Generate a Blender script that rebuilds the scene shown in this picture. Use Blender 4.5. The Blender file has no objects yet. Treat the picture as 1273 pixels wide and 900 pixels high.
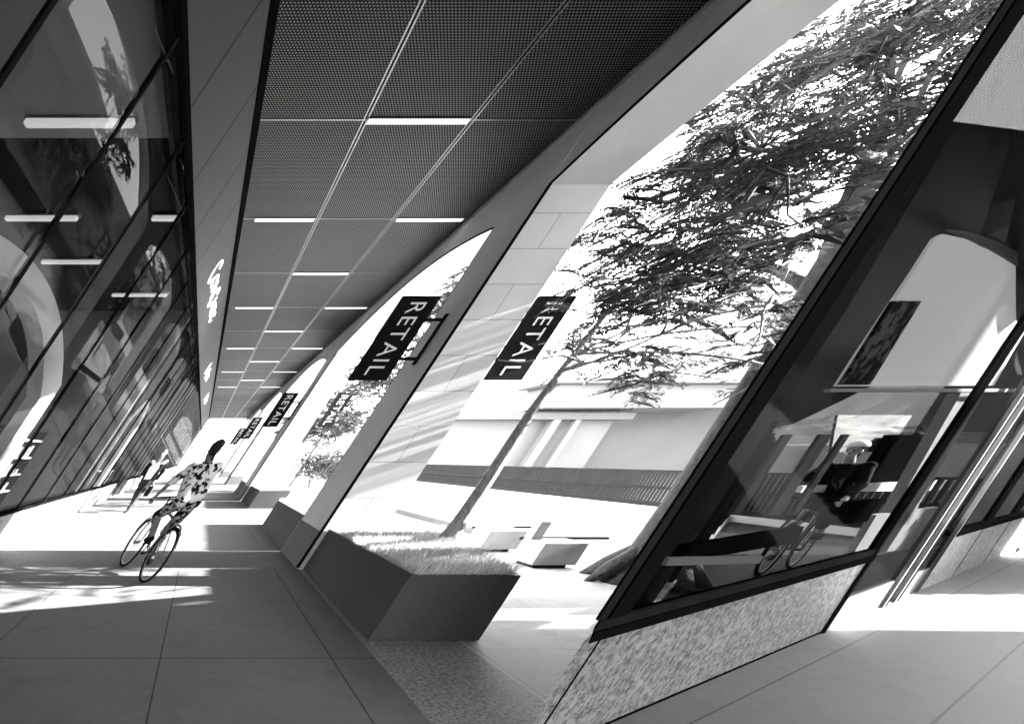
import bpy, bmesh, math, random
from mathutils import Vector, Matrix, noise

# ------------------------------------------------------------------ set-up
S = bpy.context.scene
COL = S.collection
K = 0.66            # the whole place leans: x shifts by K per metre of height
H = 1.55            # eye height
F = 640.0           # focal length in photo pixels (photo 1273 wide)
R = math.radians

def lean(x, y, z):
    return Vector((x + K * (z - H), y, z))

def gpt(u, v):
    """ground point (upright plan coordinates) of a photo pixel"""
    y = F * H / (v - 570.0)
    return ((u + K * (v - 570) - 252) / F * y, y)

# ------------------------------------------------------------------ materials
MATS = {}
def new_mat(name):
    m = bpy.data.materials.new(name); m.use_nodes = True
    nt = m.node_tree
    b = nt.nodes['Principled BSDF']
    MATS[name] = m
    return m, nt, b

def upright(nt):
    """object coordinates with the lean taken out, so courses and panels follow the surface"""
    tc = nt.nodes.new('ShaderNodeTexCoord')
    sp = nt.nodes.new('ShaderNodeSeparateXYZ'); nt.links.new(tc.outputs['Object'], sp.inputs[0])
    mu = nt.nodes.new('ShaderNodeMath'); mu.operation = 'MULTIPLY'; mu.inputs[1].default_value = -K
    nt.links.new(sp.outputs[2], mu.inputs[0])
    ad = nt.nodes.new('ShaderNodeMath'); ad.operation = 'ADD'
    nt.links.new(sp.outputs[0], ad.inputs[0]); nt.links.new(mu.outputs[0], ad.inputs[1])
    cb = nt.nodes.new('ShaderNodeCombineXYZ')
    nt.links.new(ad.outputs[0], cb.inputs[0]); nt.links.new(sp.outputs[1], cb.inputs[1]); nt.links.new(sp.outputs[2], cb.inputs[2])
    return cb.outputs[0], ad.outputs[0], sp.outputs[1], sp.outputs[2]

def g(v): return (v, v, v, 1)

def math_node(nt, op, a, b=None):
    n = nt.nodes.new('ShaderNodeMath'); n.operation = op
    for i, s in enumerate((a, b)):
        if s is None: continue
        if isinstance(s, (int, float)): n.inputs[i].default_value = s
        else: nt.links.new(s, n.inputs[i])
    return n.outputs[0]

def mixc(nt, fac, a, b):
    n = nt.nodes.new('ShaderNodeMixRGB')
    for i, s in enumerate((fac, a, b)):
        if isinstance(s, (int, float)):
            n.inputs[i].default_value = s if i == 0 else g(s)
        else: nt.links.new(s, n.inputs[i])
    return n.outputs[0]

def noise_fac(nt, vec, scale, lo=.35, hi=.65, detail=4, rough=.55):
    n = nt.nodes.new('ShaderNodeTexNoise'); n.inputs['Scale'].default_value = scale
    n.inputs['Detail'].default_value = detail; n.inputs['Roughness'].default_value = rough
    nt.links.new(vec, n.inputs['Vector'])
    mr = nt.nodes.new('ShaderNodeMapRange'); mr.inputs[1].default_value = lo; mr.inputs[2].default_value = hi
    nt.links.new(n.outputs['Fac'], mr.inputs[0])
    return mr.outputs[0]

def bump(nt, b, h, dist=.003, strength=.5):
    n = nt.nodes.new('ShaderNodeBump'); n.inputs['Strength'].default_value = strength
    n.inputs['Distance'].default_value = dist
    nt.links.new(h, n.inputs['Height']); nt.links.new(n.outputs[0], b.inputs['Normal'])

def plain(name, c, rough=.5, var=.15, scale=3.0, metal=0.0, fine=0.0, spec=.5):
    """a surface with slow and fine variation in its own colour"""
    m, nt, b = new_mat(name)
    vec, x, y, z = upright(nt)
    f = noise_fac(nt, vec, scale)
    col = mixc(nt, f, c * (1 - var), min(.95, c * (1 + var)))
    if fine:
        f2 = noise_fac(nt, vec, 60, .3, .7)
        col = mixc(nt, math_node(nt, 'MULTIPLY', f2, fine), col, c * .5)
        bump(nt, b, f2, .002, .3)
    nt.links.new(col, b.inputs['Base Color'])
    b.inputs['Roughness'].default_value = rough
    b.inputs['Metallic'].default_value = metal
    b.inputs['Specular IOR Level'].default_value = spec
    return m

def granite(name, lo, hi, scale=55, rough=.6):
    m, nt, b = new_mat(name)
    vec, x, y, z = upright(nt)
    f = noise_fac(nt, vec, scale, .40, .60, 3, .7)
    f2 = noise_fac(nt, vec, scale * 2.7, .45, .6, 2)
    f3 = noise_fac(nt, vec, 1.6, .3, .7)
    c = mixc(nt, f, lo, hi)
    c = mixc(nt, math_node(nt, 'MULTIPLY', f2, .45), c, hi * 1.25)
    c = mixc(nt, math_node(nt, 'MULTIPLY', f3, .25), c, lo * 1.3)
    nt.links.new(c, b.inputs['Base Color']); b.inputs['Roughness'].default_value = rough
    b.inputs['Specular IOR Level'].default_value = .2
    bump(nt, b, f, .001, .3)
    return m

def stone(name, c, bw, bh, axis='x', mortar=.006, joint=.45):
    """ashlar courses; axis names the horizontal direction of the face"""
    m, nt, b = new_mat(name)
    vec, x, y, z = upright(nt)
    cb = nt.nodes.new('ShaderNodeCombineXYZ')
    hor = {'x': x, 'y': y, 'xy': math_node(nt, 'ADD', x, y)}[axis]
    nt.links.new(hor, cb.inputs[0]); nt.links.new(z, cb.inputs[1])
    br = nt.nodes.new('ShaderNodeTexBrick')
    nt.links.new(cb.outputs[0], br.inputs['Vector'])
    br.inputs['Scale'].default_value = 1; br.inputs['Brick Width'].default_value = bw; br.inputs['Row Height'].default_value = bh
    br.inputs['Mortar Size'].default_value = mortar; br.inputs['Mortar Smooth'].default_value = .1
    br.inputs['Color1'].default_value = g(c * .93); br.inputs['Color2'].default_value = g(min(.9, c * 1.05)); br.inputs['Mortar'].default_value = g(c * joint)
    f = noise_fac(nt, vec, 1.7); f2 = noise_fac(nt, vec, 22, .3, .7)
    cc = mixc(nt, math_node(nt, 'MULTIPLY', f, .14), br.outputs['Color'], c * .62)
    cc = mixc(nt, math_node(nt, 'MULTIPLY', f2, .08), cc, c * .55)
    nt.links.new(cc, b.inputs['Base Color']); b.inputs['Roughness'].default_value = .75
    bump(nt, b, math_node(nt, 'SUBTRACT', math_node(nt, 'MULTIPLY', f2, .15), br.outputs['Fac']), .004, .5)
    return m

def paving(name, c, xs=(), period_y=0, y0=0, var=.16, px=None, x0=0, width=.009, rough=.7, ang=None, jc=.2):
    """slab paving with thin dark joints at plan positions"""
    m, nt, b = new_mat(name)
    vec, x, y, z = upright(nt)
    if ang is not None:
        ca, sa = math.cos(ang), math.sin(ang)
        nx = math_node(nt, 'ADD', math_node(nt, 'MULTIPLY', x, ca), math_node(nt, 'MULTIPLY', y, sa))
        ny = math_node(nt, 'ADD', math_node(nt, 'MULTIPLY', x, -sa), math_node(nt, 'MULTIPLY', y, ca))
        x, y = nx, ny
    slab = nt.nodes.new('ShaderNodeTexWhiteNoise'); slab.noise_dimensions = '2D'
    sv = nt.nodes.new('ShaderNodeCombineXYZ')
    st_ = px or 1.38
    nt.links.new(math_node(nt, 'FLOOR', math_node(nt, 'DIVIDE', math_node(nt, 'SUBTRACT', x, x0 if px else -.70), st_)), sv.inputs[0])
    nt.links.new(math_node(nt, 'FLOOR', math_node(nt, 'DIVIDE', math_node(nt, 'SUBTRACT', y, y0), period_y or 50)), sv.inputs[1])
    nt.links.new(sv.outputs[0], slab.inputs['Vector'])
    masks = []
    for xx in xs:
        d = math_node(nt, 'ABSOLUTE', math_node(nt, 'SUBTRACT', x, xx))
        masks.append(math_node(nt, 'LESS_THAN', d, width))
    if period_y:
        d = math_node(nt, 'ABSOLUTE', math_node(nt, 'SUBTRACT', math_node(nt, 'FLOORED_MODULO', math_node(nt, 'SUBTRACT', y, y0 - period_y / 2), period_y), period_y / 2))
        masks.append(math_node(nt, 'LESS_THAN', d, width))
    if px:
        d = math_node(nt, 'ABSOLUTE', math_node(nt, 'SUBTRACT', math_node(nt, 'FLOORED_MODULO', math_node(nt, 'SUBTRACT', x, x0 - px / 2), px), px / 2))
        masks.append(math_node(nt, 'LESS_THAN', d, width))
    f = noise_fac(nt, vec, .9, .3, .7, 6, .6); f2 = noise_fac(nt, vec, 9, .3, .7, 5, .65); f3 = noise_fac(nt, vec, 90, .3, .7, 2)
    col = mixc(nt, f, c * (1 - var), c * (1 + var))
    col = mixc(nt, math_node(nt, 'MULTIPLY', f2, .55), col, c * .66)
    f4 = noise_fac(nt, vec, 2.6, .52, .68, 6, .7)
    col = mixc(nt, math_node(nt, 'MULTIPLY', f4, .6), col, c * .55)
    col = mixc(nt, math_node(nt, 'MULTIPLY', f3, .22), col, c * .6)
    col = mixc(nt, math_node(nt, 'MULTIPLY', slab.outputs['Value'], .14), col, c * .55)
    if masks:
        mk = masks[0]
        for q in masks[1:]: mk = math_node(nt, 'MAXIMUM', mk, q)
        col = mixc(nt, mk, col, c * jc)
    nt.links.new(col, b.inputs['Base Color']); b.inputs['Roughness'].default_value = rough
    bump(nt, b, f2, .002, .25)
    return m

def glass(name, tint, boost=1.0, rough=0.0, ior=1.55):
    m = bpy.data.materials.new(name); m.use_nodes = True; nt = m.node_tree; nt.nodes.clear()
    out = nt.nodes.new('ShaderNodeOutputMaterial'); mx = nt.nodes.new('ShaderNodeMixShader')
    tr = nt.nodes.new('ShaderNodeBsdfTransparent'); tr.inputs[0].default_value = g(tint)
    gl = nt.nodes.new('ShaderNodeBsdfGlossy'); gl.inputs['Roughness'].default_value = rough; gl.inputs[0].default_value = g(.95)
    fr = nt.nodes.new('ShaderNodeFresnel'); fr.inputs[0].default_value = ior
    ge = nt.nodes.new('ShaderNodeNewGeometry')
    ml = math_node(nt, 'MULTIPLY', math_node(nt, 'MULTIPLY', fr.outputs[0], boost), math_node(nt, 'SUBTRACT', 1.0, ge.outputs['Backfacing']))
    mi = math_node(nt, 'MINIMUM', ml, 1.0)
    nt.links.new(mi, mx.inputs[0]); nt.links.new(tr.outputs[0], mx.inputs[1]); nt.links.new(gl.outputs[0], mx.inputs[2])
    nt.links.new(mx.outputs[0], out.inputs[0])
    MATS[name] = m
    return m

def emit(name, c, s):
    m, nt, b = new_mat(name)
    b.inputs['Base Color'].default_value = g(.8); b.inputs['Emission Color'].default_value = g(c); b.inputs['Emission Strength'].default_value = s
    return m

def perforated(name):
    """dark perforated sheet metal: a regular grid of round holes"""
    m, nt, b = new_mat(name)
    vec, x, y, z = upright(nt)
    p = .042
    def cell(s):
        return math_node(nt, 'SUBTRACT', math_node(nt, 'FLOORED_MODULO', s, p), p / 2)
    row = math_node(nt, 'FLOORED_MODULO', math_node(nt, 'FLOOR', math_node(nt, 'DIVIDE', y, p)), 2)
    a = cell(math_node(nt, 'ADD', x, math_node(nt, 'MULTIPLY', row, p / 2))); c = cell(y)
    d = math_node(nt, 'SQRT', math_node(nt, 'ADD', math_node(nt, 'MULTIPLY', a, a), math_node(nt, 'MULTIPLY', c, c)))
    hole = math_node(nt, 'LESS_THAN', d, .0135)
    f = noise_fac(nt, vec, .7)
    base = mixc(nt, f, .004, .007)
    col = mixc(nt, hole, base, .16)
    nt.links.new(col, b.inputs['Base Color']); b.inputs['Roughness'].default_value = .7; b.inputs['Specular IOR Level'].default_value = .08
    return m

def blotch(name, lo, hi, scale, thr=.5):
    m, nt, b = new_mat(name)
    vec, x, y, z = upright(nt)
    f = noise_fac(nt, vec, scale, thr - .03, thr + .03, 3, .6)
    nt.links.new(mixc(nt, f, lo, hi), b.inputs['Base Color']); b.inputs['Roughness'].default_value = .9; b.inputs['Specular IOR Level'].default_value = .05
    return m

def bark_mat(name, c):
    m, nt, b = new_mat(name)
    tc = nt.nodes.new('ShaderNodeTexCoord'); mp = nt.nodes.new('ShaderNodeMapping'); mp.inputs['Scale'].default_value = (9, 9, 1.6)
    nt.links.new(tc.outputs['Object'], mp.inputs[0])
    f = noise_fac(nt, mp.outputs[0], 2.5, .3, .7, 6, .65)
    nt.links.new(mixc(nt, f, c * .5, c * 1.3), b.inputs['Base Color']); b.inputs['Roughness'].default_value = .9
    bump(nt, b, f, .02, .7)
    return m

def leaf_mat(name, c):
    m, nt, b = new_mat(name)
    gi = nt.nodes.new('ShaderNodeNewGeometry')
    rp = gi.outputs['Random Per Island']
    nt.links.new(mixc(nt, rp, c * .55, c * 1.5), b.inputs['Base Color'])
    b.inputs['Roughness'].default_value = .5; b.inputs['Specular IOR Level'].default_value = .15
    tl = nt.nodes.new('ShaderNodeBsdfTranslucent'); tl.inputs[0].default_value = g(c * .8)
    ad = nt.nodes.new('ShaderNodeMixShader'); ad.inputs[0].default_value = .25
    out = nt.nodes['Material Output']
    nt.links.new(b.outputs[0], ad.inputs[1]); nt.links.new(tl.outputs[0], ad.inputs[2]); nt.links.new(ad.outputs[0], out.inputs[0])
    return m

_d = Vector((1273/F, 1.0)).normalized(); WN = (-_d[1], _d[0])
WJ = [gpt(*q)[0]*WN[0] + gpt(*q)[1]*WN[1] for q in ((865, 897), (1160, 899))]
WJ.append(WJ[1] - (WJ[0] - WJ[1]))
M = dict(
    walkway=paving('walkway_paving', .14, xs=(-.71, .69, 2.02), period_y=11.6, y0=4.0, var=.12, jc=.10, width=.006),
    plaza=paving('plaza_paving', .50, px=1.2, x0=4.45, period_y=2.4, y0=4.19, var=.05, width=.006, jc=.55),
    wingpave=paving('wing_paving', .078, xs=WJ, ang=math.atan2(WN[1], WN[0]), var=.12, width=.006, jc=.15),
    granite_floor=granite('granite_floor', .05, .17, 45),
    granite_border=granite('granite_border', .10, .34, 38),
    granite_wall=granite('granite_wall', .04, .25, 24),
    stone_reveal=stone('ashlar_stone', .68, 1.05, .5, 'x'),
    stone_inner=plain('smooth_stone', .80, .7, .06, .8),
    pierbase=granite('pier_base_granite', .10, .19, 70),
    planter=granite('planter_granite', .04, .075, 80, .55),
    black=plain('black_metal', .005, .6, .2, 2, 0, 0, 0),
    darkmetal=plain('dark_metal', .035, .35, .2, 2, .3),
    steel=plain('brushed_steel', .35, .3, .1, 4, .9),
    perf=perforated('perforated_panel'),
    rail=plain('panel_rail', .18, .4, .1, 2, .5),
    soffit=plain('ceiling_edge', .25, .6, .08, 2),
    spandrel=stone('spandrel_panels', .05, 1.5, 5, 'y', .03, .1),
    glassL=glass('shop_glass', .74, .13),
    glassR=glass('dark_glass', .55, .02, 0, 1.45), glassB=glass('clear_glass', .85, .6),
    frame=plain('window_frame', .013, .5, .2, 2, .0, 0, 0),
    framelt=plain('bright_frame', .10, .4, .1, 2, .3),
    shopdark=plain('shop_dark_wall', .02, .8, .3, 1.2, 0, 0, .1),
    shopgrey=plain('shop_grey', .16, .6, .15, 1.5),
    softgrey=plain('soft_grey', .07, .8, .1, 2, 0, 0, .1), white=plain('white_plaster', .78, .6, .04, 1),
    pale=plain('pale_render', .62, .8, .05, .5),
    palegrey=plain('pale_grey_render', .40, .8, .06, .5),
    bpale=plain('building_pale', .26, .8, .05, .3), bgrey=plain('building_grey', .19, .8, .06, .3), bwhite=plain('building_white', .38, .8, .04, .3), grey=plain('mid_grey_render', .26, .8, .08, .5),
    concrete=plain('concrete', .33, .85, .12, 3, 0, .3),
    fence=plain('fence_metal', .022, .6, .1, 2, 0, 0, .05),
    lamp=emit('lamp_diffuser', 1, .055), lampmirror=emit('reflection_lamp', 1, .036), archglow=emit('reflection_glow', 1, .035),  # last two glow in place of reflections in the glass
    white_sign=emit('lit_letters', 1, .09),
    letter=plain('white_letter', .85, .5, .02, 5),
    signblack=plain('sign_black', .008, .85, .1, 2, 0, 0, .08), bark=bark_mat('bark', .36), barkd=bark_mat('bark_dark', .06),
    leaf=leaf_mat('leaf', .055), leafd=leaf_mat('leaf_dark', .05), leafp=leaf_mat('leaf_pale', .11),
    grassm=leaf_mat('grass_blade', .62), soil=plain('soil', .12, .95, .3, 8),
    skin=plain('skin', .14, .55, .05, 8), skinw=plain('skin_pale', .35, .55, .05, 8),
    hair=plain('hair', .018, .7, .3, 30, 0, 0, .1), camo=blotch('blotched_cloth', .008, .6, 11, .46),
    camo2=blotch('dark_blotched_cloth', .006, .4, 15, .52),
    shirtw=plain('white_cloth', .75, .8, .06, 8), clothd=plain('dark_cloth', .007, .9, .3, 8, 0, 0, .03), clothg=plain('grey_cloth', .03, .9, .2, 8, 0, 0, .03),
    rubber=plain('rubber', .006, .8, .2, 20, 0, 0, .05), chrome=plain('silver_paint', .16, .35, .05, 5, .5),
    mosaic=blotch('mosaic_panel', .03, .22, 9, .5), tower=stone('tower_cladding', .30, 3.2, 3.6, 'xy', .05, .3),
)

# ------------------------------------------------------------------ mesh builder (upright plan coordinates; leaned on build)
class MB:
    def __init__(s): s.v = []; s.f = []
    def add(s, vs, fs):
        o = len(s.v); s.v += [tuple(p) for p in vs]; s.f += [tuple(i + o for i in q) for q in fs]; return s
    def box(s, x0, x1, y0, y1, z0, z1):
        return s.add([(x0,y0,z0),(x1,y0,z0),(x1,y1,z0),(x0,y1,z0),(x0,y0,z1),(x1,y0,z1),(x1,y1,z1),(x0,y1,z1)],
                     [(3,2,1,0),(4,5,6,7),(0,1,5,4),(1,2,6,5),(2,3,7,6),(3,0,4,7)])
    def obox(s, c, d, l0, l1, t0, t1, z0, z1, z1b=None):
        """box in a turned frame: c origin (x,y), d unit direction, t across to the left of d; z1b: other top height at l1"""
        n = (-d[1], d[0]); z1b = z1 if z1b is None else z1b
        P = lambda l, t, z: (c[0] + d[0]*l + n[0]*t, c[1] + d[1]*l + n[1]*t, z)
        return s.add([P(l0,t0,z0),P(l1,t0,z0),P(l1,t1,z0),P(l0,t1,z0),P(l0,t0,z1),P(l1,t0,z1b),P(l1,t1,z1b),P(l0,t1,z1)],
                     [(3,2,1,0),(4,5,6,7),(0,1,5,4),(1,2,6,5),(2,3,7,6),(3,0,4,7)])
    def prism(s, poly, z0, z1):
        n = len(poly)
        z1s = z1 if isinstance(z1, (list, tuple)) else [z1] * n
        vs = [(p[0], p[1], z0) for p in poly] + [(p[0], p[1], zz) for p, zz in zip(poly, z1s)]
        fs = [tuple(range(n))[::-1], tuple(range(n, 2*n))] + [(i, (i+1) % n, n + (i+1) % n, n + i) for i in range(n)]
        return s.add(vs, fs)
    def extr(s, pts, off):
        """closed polygon of 3D points extruded by a vector"""
        n = len(pts); vs = [tuple(p) for p in pts] + [tuple(Vector(p) + Vector(off)) for p in pts]
        fs = [tuple(range(n))[::-1], tuple(range(n, 2*n))] + [(i, (i+1) % n, n + (i+1) % n, n + i) for i in range(n)]
        return s.add(vs, fs)
    def tube(s, pts, rad, n=8, cap=True):
        pts = [Vector(p) for p in pts]; m = len(pts)
        rs = rad if isinstance(rad, (list, tuple)) else [rad] * m
        vs = []; up = None
        for i, p in enumerate(pts):
            t = (pts[min(i+1, m-1)] - pts[max(i-1, 0)]).normalized()
            if up is None: up = Vector((0,0,1)) if abs(t.z) < .9 else Vector((1,0,0))
            a = t.cross(up)
            if a.length < 1e-4: a = t.orthogonal()
            a.normalize(); b = t.cross(a); up = -b if False else up
            for k in range(n):
                q = 2*math.pi*k/n
                vs.append(p + (a*math.cos(q) + b*math.sin(q)) * rs[i])
        fs = [(i*n+k, i*n+(k+1) % n, (i+1)*n+(k+1) % n, (i+1)*n+k) for i in range(m-1) for k in range(n)]
        if cap: fs += [tuple(range(n))[::-1], tuple(range((m-1)*n, m*n))]
        return s.add(vs, fs)
    def ring(s, c, ax, R_, r, n=32, k=8):
        ax = Vector(ax).normalized(); a = ax.orthogonal().normalized(); b = ax.cross(a); c = Vector(c); vs = []
        for i in range(n):
            q = 2*math.pi*i/n; dr = a*math.cos(q) + b*math.sin(q)
            for j in range(k):
                w = 2*math.pi*j/k; vs.append(c + dr*(R_ + r*math.cos(w)) + ax*(r*math.sin(w)))
        fs = [(i*k+j, ((i+1) % n)*k+j, ((i+1) % n)*k+(j+1) % k, i*k+(j+1) % k) for i in range(n) for j in range(k)]
        return s.add(vs, fs)
    def ball(s, c, r, n=12, m=8):
        rx, ry, rz = r if isinstance(r, (tuple, list)) else (r, r, r)
        vs = [(c[0], c[1], c[2]-rz)]
        for i in range(1, m):
            t = math.pi*i/m - math.pi/2
            vs += [(c[0]+rx*math.cos(t)*math.cos(2*math.pi*j/n), c[1]+ry*math.cos(t)*math.sin(2*math.pi*j/n), c[2]+rz*math.sin(t)) for j in range(n)]
        vs.append((c[0], c[1], c[2]+rz)); L = len(vs)-1
        fs = [(0, 1+(j+1) % n, 1+j) for j in range(n)] + [(L, L-n+j, L-n+(j+1) % n) for j in range(n)]
        fs += [(1+i*n+j, 1+i*n+(j+1) % n, 1+(i+1)*n+(j+1) % n, 1+(i+1)*n+j) for i in range(m-2) for j in range(n)]
        return s.add(vs, fs)
    def build(s, name, mat, parent=None, base=None, smooth=False, bevel=0):
        """base: upright base point for a top-level mesh; a child takes its thing's base"""
        if base is None:
            if parent is not None: base = ORIGIN[parent]
            else:
                xs, ys, zs = zip(*s.v); base = ((min(xs)+max(xs))/2, (min(ys)+max(ys))/2, min(zs))
        o0 = lean(*base)
        me = bpy.data.meshes.new(name)
        me.from_pydata([lean(*p) - o0 for p in s.v], [], s.f); me.update()
        bm = bmesh.new(); bm.from_mesh(me)
        if bevel:
            bmesh.ops.bevel(bm, geom=list(bm.edges), offset=bevel, segments=2, affect='EDGES', profile=.5)
        bmesh.ops.recalc_face_normals(bm, faces=bm.faces); bm.to_mesh(me); bm.free()
        if smooth:
            for p in me.polygons: p.use_smooth = True
        ob = bpy.data.objects.new(name, me); COL.objects.link(ob)
        me.materials.append(MATS[mat] if isinstance(mat, str) else mat)
        if parent is not None: ob.parent = BYNAME(parent)
        else: ob.location = o0
        ORIGIN[ob.name] = base
        return ob

ORIGIN = {}
def BYNAME(p): return p if not isinstance(p, str) else bpy.data.objects[p]

def tag(o, label, cat, group=None, kind=None):
    o['label'] = label; o['category'] = cat
    if group: o['group'] = group
    if kind: o['kind'] = kind
    return o

def thing(name, base, label, cat, group=None):
    o = bpy.data.objects.new(name, None); COL.objects.link(o); o.location = lean(*base); o.empty_display_size = .2
    ORIGIN[o.name] = base
    tag(o, label, cat, group)
    return o.name

def struct(o):
    o['kind'] = 'structure'; return o

def kids(o): return [c for c in bpy.data.objects if c.parent == o]
CH = {}
def copy_tree(src, dx, dy, label=None, group=None):
    """copy of a thing, its parts and sub-parts, moved in plan"""
    o = BYNAME(src); r = o.copy(); COL.objects.link(r); r.location = o.location + Vector((dx, dy, 0))
    b = ORIGIN[o.name]; ORIGIN[r.name] = (b[0]+dx, b[1]+dy, b[2])
    if label: r['label'] = label
    if group: r['group'] = group
    for c in kids(o):
        d = c.copy(); COL.objects.link(d); d.parent = r
        for e in kids(c):
            q = e.copy(); COL.objects.link(q); q.parent = d
    return r

def text_mb(body, size, place, depth=.004):
    """text as mesh; place(x, y, z) maps text plane coordinates to upright coordinates"""
    cu = bpy.data.curves.new('lettering', 'FONT'); cu.body = body; cu.size = size; cu.extrude = depth; cu.align_x = 'CENTER'; cu.align_y = 'CENTER'
    cu.space_character = 1.12; cu.offset = -.004 * size
    ob = bpy.data.objects.new('tmp_text', cu); COL.objects.link(ob)
    dg = bpy.context.evaluated_depsgraph_get(); dg.update()
    me = bpy.data.meshes.new_from_object(ob.evaluated_get(dg))
    mb = MB(); mb.add([place(*v.co) for v in me.vertices], [tuple(p.vertices) for p in me.polygons])
    bpy.data.objects.remove(ob); bpy.data.meshes.remove(me); bpy.data.curves.remove(cu)
    return mb

# ------------------------------------------------------------------ dimensions (upright plan: x across the walkway, y along it)
XR, XO = 2.33, 3.20           # inner and outer face of the arcade
XL = -2.60                    # shop front
ZC = 6.65                     # ceiling
PY0, PD, PERIOD = 7.24, 1.34, 11.6
NB = range(-1, 6)
Z_SPRING, Z_CROWN = 5.40, 6.14
Y_BACK, Y_END = -4.4, 66.6

# ------------------------------------------------------------------ ground
def sheet(name, poly, z, mat):
    mb = MB(); n = len(poly)
    mb.add([(x, y, z) for x, y in poly], [tuple(range(n))])
    o = mb.build(name, mat, base=(0, 0, 0)); return struct(o)
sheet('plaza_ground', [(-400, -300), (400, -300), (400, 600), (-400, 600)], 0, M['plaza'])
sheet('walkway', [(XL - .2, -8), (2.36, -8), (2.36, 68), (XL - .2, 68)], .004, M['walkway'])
sheet('granite_border_paving', [(2.36, -8), (3.19, -8), (3.19, 68), (2.36, 68)], .004, M['granite_border'])
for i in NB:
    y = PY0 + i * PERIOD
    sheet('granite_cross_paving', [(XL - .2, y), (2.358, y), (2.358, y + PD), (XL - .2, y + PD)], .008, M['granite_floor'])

# ------------------------------------------------------------------ the arcade (piers, arches, ceiling)
arc = thing('arcade', ((XR + XO) / 2, PY0, 0), 'long pale stone arcade of shallow arches under a dark perforated ceiling', 'arcade')
def arch_z(t): return Z_SPRING + (Z_CROWN - Z_SPRING) * (1 - (2*t - 1)**2) if 0 <= t <= 1 else Z_SPRING
ZT = 7.7
for i in NB:
    y = PY0 + i * PERIOD
    p = MB().box(XR, XO, y, y + PD, 0, ZT).build('pier', M['stone_reveal'], arc)
    q = MB().box(XR - .004, XO + .004, y - .004, y + PD + .004, 0, .53).build('pier_base', M['pierbase'], p.name, base=ORIGIN[arc]); q.parent = p
    # smooth lining slab on the walkway side of the pier and its black edge strip
    MB().box(XR - .012, XR, y - .002, y + PD + .002, .535, ZT - .02).build('pier_lining', M['stone_inner'], arc)
    MB().box(XR - .014, XR + .034, y - .012, y - .003, .02, Z_SPRING).build('edge_strip', M['black'], arc)
    MB().box(XR - .02, XR - .0125, y + PD - .01, y + PD + .01, .02, Z_SPRING).build('edge_strip', M['rail'], arc)
    if i < 5:
        y0, y1 = y + PD, y + PERIOD; N = 28
        cur = [(y0 + (y1 - y0) * k / N, arch_z(k / N)) for k in range(N + 1)]
        pts = [(XR, a, b) for a, b in cur] + [(XR, y1, ZT), (XR, y0, ZT)]
        MB().extr(pts, (XO - XR, 0, 0)).build('arch', M['stone_inner'], arc)
        st = MB()
        for k in range(N):
            (a, b), (c, d) = cur[k], cur[k+1]
            st.extr([(XR - .012, a, b - .012), (XR - .012, c, d - .012), (XR - .012, c, d + .018), (XR - .012, a, b + .018)], (.010, 0, 0))
            st.extr([(XR - .012, a, b - .012), (XR - .012, c, d - .012), (XR - .012, c, d - .002), (XR - .012, a, b - .002)], (.034, 0, 0))
        st.build('arch_edge_strip', M['black'], arc)
MB().box(XL - 3.9, XO, Y_BACK, Y_END, 7.72, 8.0).build('roof', M['grey'], arc)
rows = [4.55 + 3.2 * k for k in range(-2, 19)]
xs = [(-2.50, -.915), (-.905, .695), (.705, 2.27)]
first = {}
for k, y in enumerate(rows):
    for c, (a, b) in enumerate(xs):
        if k == 0: first[c] = MB().box(a, b, y + .006, y + 3.194, ZC, ZC + .03).build('ceiling_panel', M['perf'], arc)
        else:
            o = first[c].copy(); COL.objects.link(o); o.location = first[c].location + Vector((0, 3.2 * k, 0))
for x in (-.91, .70):
    for s in (-.028, .028):
        MB().box(x + s - .010, x + s + .010, rows[0], Y_END, ZC - .012, ZC - .001).build('ceiling_rail', M['rail'], arc)
MB().box(2.272, XR - .013, Y_BACK, Y_END, ZC - .06, ZC + .03).build('ceiling_edge', M['soffit'], arc)
MB().box(XL + .01, -2.502, Y_BACK, Y_END, ZC - .04, ZC + .03).build('ceiling_edge', M['black'], arc)
for y in rows[1:]: MB().box(-2.49, 2.26, y - .012, y + .012, ZC - .010, ZC - .0015).build('cross_rail', M['rail'], arc)
MB().box(XL, XR, Y_BACK, Y_END, 7.5, 7.7).build('ceiling_deck', M['grey'], arc)
MB().box(XL - 3.9, XO, Y_BACK - .2, Y_BACK - .002, 5.0, 8.0).build('end_gable', M['grey'], arc)

# ceiling lights: one in the middle strip, then a pair in the outer strips, alternating
ordw = ['first', 'second', 'third', 'fourth', 'fifth', 'sixth', 'seventh', 'eighth', 'ninth', 'tenth', 'eleventh', 'twelfth', 'thirteenth']
def lamp(x0, x1, y, label):
    t = thing('ceiling_light', ((x0+x1)/2, y, ZC - .05), label, 'ceiling light', 'linear lights under the arcade ceiling')
    MB().box(x0, x1, y - .055, y + .055, ZC - .020, ZC - .013).build('housing', M['rail'], t)
    MB().box(x0 + .02, x1 - .02, y - .045, y + .045, ZC - .045, ZC - .0205).build('diffuser', M['lamp'], t)
for k in range(0, 10):
    y = 7.75 + 3.2 * k
    if k % 2 == 0:
        lamp(-.88, .67, y, f'white bar light alone in the middle strip, {ordw[k]} lit row of the ceiling')
    else:
        lamp(-2.25, -.96, y, f'white bar light nearer the shop front in the {ordw[k]} lit row of the ceiling')
        lamp(.76, 2.2, y, f'white bar light nearer the arches in the {ordw[k]} lit row of the ceiling')

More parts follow.
